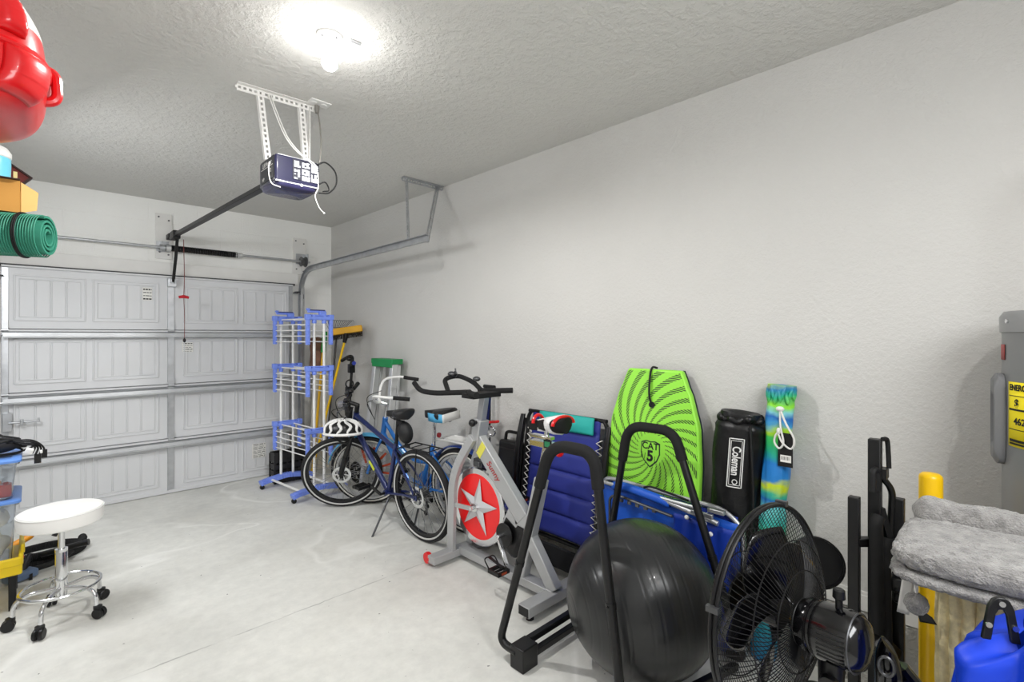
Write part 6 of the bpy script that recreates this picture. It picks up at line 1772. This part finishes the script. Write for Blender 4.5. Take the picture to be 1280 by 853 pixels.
# cables piled on the lid
cp = thing('cable_bundle', 'tangled bundle of black power cables on top of the upper clear bin', 'cable', (-0.15, 4.05, 0.846))
q = MB(); rr = random.Random(11)
for k in range(13):
    cx_, cy_ = -0.20 + rr.uniform(-0.08, 0.06), 4.06 + rr.uniform(-0.05, 0.05)
    a_, b_2 = rr.uniform(0.10, 0.19), rr.uniform(0.05, 0.10)
    z_ = 0.862 + 0.007 * k
    pts = [V((cx_ + a_ * math.cos(t_), cy_ + b_2 * math.sin(t_ + rr.uniform(-.1, .1)), max(0.855, z_ + 0.014 * math.sin(2 * t_ + k)))) for t_ in [2 * PI * j / 12 for j in range(12)]]
    q.tube(catmull(pts, 3, True), 0.0055, 6, closed=True)
q.build('cable', black_rubber, cp)
q = MB()
for k in range(4):
    q.tube(catmull([(-0.10, 4.0 + 0.02 * k, 0.93 - 0.01 * k), (-0.0, 3.98 + 0.015 * k, 0.93 - 0.012 * k), (0.055 - 0.012 * k, 3.97 + 0.01 * k, 0.88), (0.05 - 0.014 * k, 3.97, 0.825 + 0.01 * k)], 6), 0.005, 6)
q.box((0.03, 3.965, 0.82), (0.03, 0.025, 0.05)).box((0.058, 3.96, 0.845), (0.025, 0.025, 0.045))
q.build('cable_end', black_rubber, cp)
part_label(MB().box((-0.005, 3.96, 0.87), (0.035, 0.03, 0.03), Euler((0.2, 0.4, 0))).box((0.045, 3.95, 0.86), (0.012, 0.015, 0.02)).build('plug', white_plastic, cp, bevel=0.004), 'white plug')
MB().ellip((-0.20, 4.06, 0.905), (0.17, 0.09, 0.05), 24, 14).build('pouch', mat('black_pouch', (26, 26, 30), 0.7, 0, 0.15, bump=0.3, bscale=60), cp)

# hose and bits on the floor behind the stool
hs = thing('vacuum_hose', 'black corrugated vacuum hose coiled on the floor behind the stool', 'hose', (0.05, 4.66, 0))
q = MB(); pts = []
for i in range(421):
    a = -1.9 + i / 420 * 8.4
    r = 0.215 + 0.008 * math.sin(a * 2)
    pts.append(V((0.055 + r * math.cos(a), 4.70 + r * 0.8 * math.sin(a), 0.024 + 0.047 * max(0, min(1, (a - 3.4) / 1.0)))))
q.tube(pts, [0.024 + (0.0018 if i % 2 else -0.0018) for i in range(len(pts))], 10)
q.build('hose', black_rubber, hs)
MB().tube([(0.05, 4.50, 0.085), (0.27, 4.42, 0.125)], 0.019, 12).tube([(0.26, 4.425, 0.123), (0.285, 4.415, 0.127)], 0.021, 12).build('wand', black_plastic, hs)
q = MB().tube(catmull([(-0.18, 4.46, 0.035), (0.0, 4.40, 0.035), (0.14, 4.44, 0.04), (0.2, 4.55, 0.045)], 8), 0.017, 10)
q.build('hose_tail', black_rubber, hs)
fh = thing('vacuum_floor_head', 'grey blue vacuum floor head beside the black hose', 'vacuum head', (-0.02, 4.42, 0))
q = MB().box((-0.045, 4.34, 0.035), (0.15, 0.09, 0.05), Euler((0, 0, 0.5)))
part_label(q.build('shell', mat('slate_blue_plastic', (92, 112, 142), 0.4), fh, bevel=0.014, seg=3), 'grey blue shell')
MB().cyl((-0.035, 4.36, 0.05), (0.0, 4.44, 0.12), 0.018, n=12).build('swivel', black_plastic, fh)
for dx in (-0.05, 0.04):
    MB().cyl((-0.045 + dx, 4.30 + dx * 0.5, 0.02), (-0.03 + dx, 4.30 + dx * 0.5, 0.02), 0.02, n=16).build('wheel', black_rubber, fh)
vt = thing('vacuum_tool', 'orange hand tool lying behind the yellow cart', 'tool', (-0.03, 4.86, 0))
part_label(MB().tube([(-0.11, 4.90, 0.05), (0.0, 4.92, 0.10), (0.03, 4.93, 0.13)], [0.025, 0.022, 0.014], 12).build('body', mat('orange_plastic', (246, 160, 24), 0.4), vt), 'orange body')
MB().ellip((-0.12, 4.895, 0.04), (0.04, 0.05, 0.04)).build('head', black_plastic, vt)
cw = thing('wire_coil', 'thin dark cable coil lying on the vacuum hose', 'cable', (0.08, 4.9, 0))
q = MB()
for k in range(4):
    q.tube(catmull([(0.0, 4.93, 0.10 + 0.01 * k), (0.06, 4.95 + 0.01 * k, 0.15 + 0.012 * k), (0.13, 4.93, 0.13 + 0.012 * k), (0.16, 4.90, 0.08 + 0.01 * k), (0.12, 4.86, 0.09)], 6), 0.0035, 5)
q.build('cable', black_rubber, cw)
MB().tube([(0.12, 4.80, 0.10), (0.19, 4.84, 0.21)], [0.016, 0.009], 10).build('plug', black_plastic, cw)

# ------------------------------------------------------------------ wall shelves on the left with what they carry
shm = mat('white_wire_shelf', (226, 226, 224), 0.4)
def shelf(z, y0_, y1_, x1, label):
    t = thing('wall_shelf', label, 'shelf', ((XL + x1) / 2, (y0_ + y1_) / 2, z - 0.02))
    q = MB()
    n = int((y1_ - y0_) / 0.025)
    for i in range(n + 1):
        y = y0_ + (y1_ - y0_) * i / n
        q.cyl((XL + 0.003, y, z - 0.004), (x1, y, z - 0.004), 0.0025, n=5)
    for x in (XL + 0.01, x1, (XL + x1) / 2): q.cyl((x, y0_, z - 0.009), (x, y1_, z - 0.009), 0.004, n=6)
    q.cyl((x1, y0_, z - 0.035), (x1, y1_, z - 0.035), 0.004, n=6)
    q.build('wire_deck', shm, t)
    for y in (y0_ + 0.15, y1_ - 0.15):
        MB().bar((XL + 0.004, y, z - 0.28), (x1 - 0.06, y, z - 0.014), 0.012, 0.008, (0, 1, 0)).bar((XL + 0.006, y, z - 0.30), (XL + 0.006, y, z), 0.012, 0.012, (0, 1, 0)).build('bracket', shm, t)
shelf(1.855, 2.2, 3.7, -0.16, 'white wire wall shelf under the green rolled mat')
shelf(2.085, 1.35, 2.55, -0.14, 'upper white wire wall shelf at the top of the left wall')
# green rolled mat, poking out of the shelf
gm = thing('rolled_mat', 'dark green ribbed rolled up mat with a black strap below the cardboard box', 'mat', (-0.28, 2.92, 1.86))
mat_green = mat('mat_green', (58, 142, 118), 0.6, 0, 0.06)
MC = V((0, 2.92, 1.945))
def matr(u):     # spiral radius
    return 0.028 + 0.057 * u
rows = []
NT = 300
for s_ in (0, 1):
    ring = []
for x in (-0.62, 0.024):
    pass
q = MB(); outer, = [[]]
prof_o, prof_i = [], []
for i in range(NT + 1):
    u = i / NT; a = 2 * PI * 3.2 * u + 0.8
    r = matr(u)
    rib = 0.0
    prof_o.append(((r + rib) * math.cos(a), (r + rib) * math.sin(a)))
    prof_i.append(((r - 0.009) * math.cos(a), (r - 0.009) * math.sin(a)))
loop = prof_o + prof_i[::-1]
L_ = [q._v((-0.62, MC.y + p[0], MC.z + p[1])) for p in loop]
R_ = [q._v((0.026, MC.y + p[0], MC.z + p[1])) for p in loop]
n_ = len(loop)
for i in range(n_):
    q._f((L_[i], L_[(i + 1) % n_], R_[(i + 1) % n_], R_[i]))
for i in range(NT):
    q._f((R_[i], R_[i + 1], R_[n_ - 2 - i], R_[n_ - 1 - i])); q._f((L_[i], L_[i + 1], L_[n_ - 2 - i], L_[n_ - 1 - i]))
q.build('roll', mat_green, gm, smooth=30)
q = MB()
for k in range(76):
    q.torus(MC + V((-0.612 + 0.0083 * k, 0, 0)), (1, 0, 0), 0.0852, 0.0024, 40, 5)
q.build('ribs', mat_green, gm)
for x in (-0.055, -0.45):
    MB().torus(MC + V((x, 0, 0)), (1, 0, 0), 0.0895, 0.004, 48, 6).torus(MC + V((x + 0.006, 0, 0)), (1, 0, 0), 0.0895, 0.004, 48, 6).build('strap', black_rubber, gm)
gm.location = (-0.275 + 0.045, 2.92, 1.86); gm.rotation_euler = (0, 0, -0.38)
# cardboard box on the mat
cbm = mat('cardboard', (206, 150, 74), 0.8, 0, 0.05, 6)
bx_ = thing('cardboard_box', 'open brown cardboard box lying on the green mat', 'box', (-0.3, 2.93, 2.035))
q = MB()
x0_, x1_, ya_, yb_, za_, zb_ = -0.58, -0.030, 2.84, 3.02, 2.036, 2.165
t_ = 0.004
q.box(((x0_ + x1_) / 2, (ya_ + yb_) / 2, za_ + t_ / 2), (x1_ - x0_, yb_ - ya_, t_))
q.box(((x0_ + x1_) / 2, ya_, (za_ + zb_) / 2), (x1_ - x0_, t_, zb_ - za_)).box(((x0_ + x1_) / 2, yb_, (za_ + zb_) / 2), (x1_ - x0_, t_, zb_ - za_))
q.box((x0_, (ya_ + yb_) / 2, (za_ + zb_) / 2), (t_, yb_ - ya_, zb_ - za_))
q.box(((x0_ + x1_) / 2, (ya_ + yb_) / 2, zb_), (x1_ - x0_, yb_ - ya_, t_))
q.build('carton', cbm, bx_)
MB().prism([(0, 0), (0.125, 0), (0.095, 0.055), (0.02, 0.05)], (x1_ + 0.002, ya_, za_), (0, 0, 1), (0.9, 0.35, 0), 0.004).build('end_flap', mat('cardboard_pale', (226, 182, 112), 0.8, 0, 0.04), bx_)
part_label(MB().box((x1_ - 0.08, ya_ - 0.0, zb_ + 0.003), (0.16, 0.05, 0.003)).build('tape', mat('dark_tape', (52, 34, 40), 0.5), bx_), 'dark tape over the top edge')
# maroon carton
t = thing('picture_frame', 'maroon framed board tilted on top of the cardboard box', 'frame', (-0.10, 2.97, 2.17))
q = MB()
Rm = (Matrix.Rotation(0.62, 3, 'Y') @ Matrix.Rotation(PI / 2 - 0.5, 3, 'X'))
fc = V((-0.062, 2.99, 2.222))
q.box(fc, (0.10, 0.075, 0.010), Rm); q.build('panel', mat('maroon', (92, 26, 22), 0.45, 0, 0.2, 14), t)
q = MB()
for sx_, sy_, w_, h_ in ((0.052, 0, 0.008, 0.085), (-0.052, 0, 0.008, 0.085), (0, 0.040, 0.11, 0.008), (0, -0.040, 0.11, 0.008)):
    q.box(fc + Rm @ V((sx_, sy_, 0.001)), (w_, h_, 0.016), Rm)
q.build('frame', mat('dark_frame', (44, 24, 22), 0.5), t)
q = MB().box((-0.045, 2.915, 2.193), (0.012, 0.006, 0.05)).box((-0.02, 3.0, 2.185), (0.01, 0.006, 0.04))
q.build('peg', mat('pale_wood', (226, 202, 140), 0.6), t)
# cyan jug
jg = thing('jug', 'pale blue jug with a white top on the cardboard box', 'jug', (-0.115, 2.90, 2.17))
JC = V((-0.118, 2.895, 2.169))
part_label(MB().lathe([(0.001, 0), (0.055, 0.0), (0.06, 0.006), (0.062, 0.06), (0.062, 0.085), (0.06, 0.09)], JC, (0, 0, 1), 36).build('body', mat('cyan_plastic', (120, 212, 236), 0.3, 0, 0.03), jg), 'pale cyan body')
MB().lathe([(0.061, 0.088), (0.064, 0.092), (0.064, 0.11), (0.052, 0.13), (0.03, 0.142), (0.001, 0.145)], JC, (0, 0, 1), 36).build('top', white_plastic, jg)
MB().lathe([(0.016, 0.14), (0.016, 0.165), (0.001, 0.167)], JC, (0, 0, 1), 20).build('cap', black_plastic, jg)
# red moulded plastic ride-on toy on the upper shelf
rd_ = thing('ride_on_toy', 'glossy red moulded plastic ride-on toy, highlight painted white, stored high on the left shelf', 'ride-on toy', (-0.28, 1.93, 2.10))
WY = 1.93
PRO = [(2.092, -0.13), (2.10, -0.07), (2.115, -0.02), (2.14, 0.012), (2.18, 0.030), (2.23, 0.034), (2.30, 0.028), (2.34, 0.018), (2.40, -0.015), (2.47, -0.06), (2.54, -0.12), (2.60, -0.20), (2.63, -0.30)]
def hull(u, z, x1, g=0.0):
    a = 2 * PI * u
    ex = lambda c, p: math.copysign(abs(c) ** p, c)
    hx = (x1 + 0.60) / 2 - g; cx_ = (x1 - 0.60) / 2
    hy = 0.26 * (hx / 0.317) ** 0.6
    return V((cx_ + hx * ex(math.cos(a), 0.5), WY + hy * ex(math.sin(a), 0.5), z))
fine = catmull([V((x, 0, z)) for z, x in PRO], 5)
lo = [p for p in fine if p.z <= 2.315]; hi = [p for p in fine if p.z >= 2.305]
mb = MB(); vs = mb.grid([[hull(j / 96, p.z, p.x) for j in range(96)] for p in lo], close_u=True); mb._f(vs[0][::-1]); mb._f(vs[-1])
mb.build('body', red_pl, rd_, smooth=50)
mb = MB(); vs = mb.grid([[hull(j / 96, p.z, p.x) for j in range(96)] for p in hi], close_u=True); mb._f(vs[0][::-1]); mb._f(vs[-1])  # gloss highlight along the red top, put in as a white shell
part_label(mb.build('upper_shell_highlight', white_plastic, rd_, smooth=50), 'upper shell coloured white as a glossy highlight')
def bulge(u0, u1, za, zb, d, m_, nm):
    def f(u, v):
        z = za + (zb - za) * v
        k = min(range(len(fine)), key=lambda i: abs(fine[i].z - z))
        p = hull(u0 + (u1 - u0) * u, z, fine[k].x)
        n = V((p.x + 0.28, (p.y - WY) * 1.4, 0)).normalized()
        return p + n * d * (1 - (2 * u - 1) ** 6) * (1 - (2 * v - 1) ** 6)
    MB().sheet(f, 24, 24).build(nm, m_, rd_, solid=0.006, smooth=50)
bulge(0.66, 0.76, 2.27, 2.40, 0.020, red_pl, 'side_panel')
bulge(0.835, 0.885, 2.27, 2.37, 0.022, red_pl, 'corner_knob')
bulge(0.845, 0.955, 2.13, 2.24, 0.018, red_pl, 'lower_panel')
MB().tube([hull(j / 80, 2.245, 0.034) for j in range(80)], 0.009, 8, closed=True).build('moulded_rib', red_pl, rd_)
MB().tube(fillet([V((0.01, WY - 0.02, 2.285)), V((0.052, WY - 0.02, 2.28)), V((0.056, WY - 0.02, 2.20)), V((0.01, WY - 0.02, 2.185))], 0.03), 0.013, 10).build('side_handle', red_pl, rd_)

# ------------------------------------------------------------------ camera and light
cam = bpy.data.cameras.new('camera')
cam.sensor_width = 36.0
cam.lens = 614.0 / 1280.0 * 36.0
cam.shift_y = -6.5 / 1280.0
cam.clip_start = 0.02
co_ = bpy.data.objects.new('camera', cam); COL.objects.link(co_)
co_.location = (0, 0, 1.533)
co_.rotation_euler = (PI / 2, 0, math.atan2(0.714, 0.700) - PI / 2)
SC.camera = co_

w = bpy.data.worlds.new('world'); SC.world = w; w.use_nodes = True
w.node_tree.nodes['Background'].inputs['Color'].default_value = (0.8, 0.85, 0.9, 1)
w.node_tree.nodes['Background'].inputs['Strength'].default_value = 0.3
# added fill light from behind the viewer; no doorway is built there
al = bpy.data.lights.new('rear_fill', 'AREA'); al.shape = 'RECTANGLE'; al.size = 1.6; al.size_y = 1.1
al.energy = 38.0; al.color = (0.97,0.985,1.0)
ao = bpy.data.objects.new('rear_fill', al); COL.objects.link(ao)
ao.location = (0.6, YB + 0.05, 2.0); ao.rotation_euler = (PI / 2 - 0.45, 0, 0)
bl_ = bpy.data.lights.new('side_fill', 'AREA'); bl_.shape = 'RECTANGLE'; bl_.size = 0.9; bl_.size_y = 0.45  # unseen area light added as fill from the left, no fixture
bl_.energy = 19.0; bl_.color = (0.97,0.985,1.0)
bo_ = bpy.data.objects.new('side_fill', bl_); COL.objects.link(bo_)
bo_.location = (-0.50, 3.75, 2.32); bo_.rotation_euler = (PI / 2 - 0.85, 0, -PI / 2 + 0.30)
SC.view_settings.view_transform = 'Standard'
SC.view_settings.look = 'None'
SC.view_settings.gamma = 1.0
SC.view_settings.use_curve_mapping = False
SC.view_settings.exposure = 1.0
SC.cycles.use_denoising = True
SC.cycles.max_bounces = 12
SC.cycles.diffuse_bounces = 8
SC.cycles.sample_clamp_indirect = 6.0
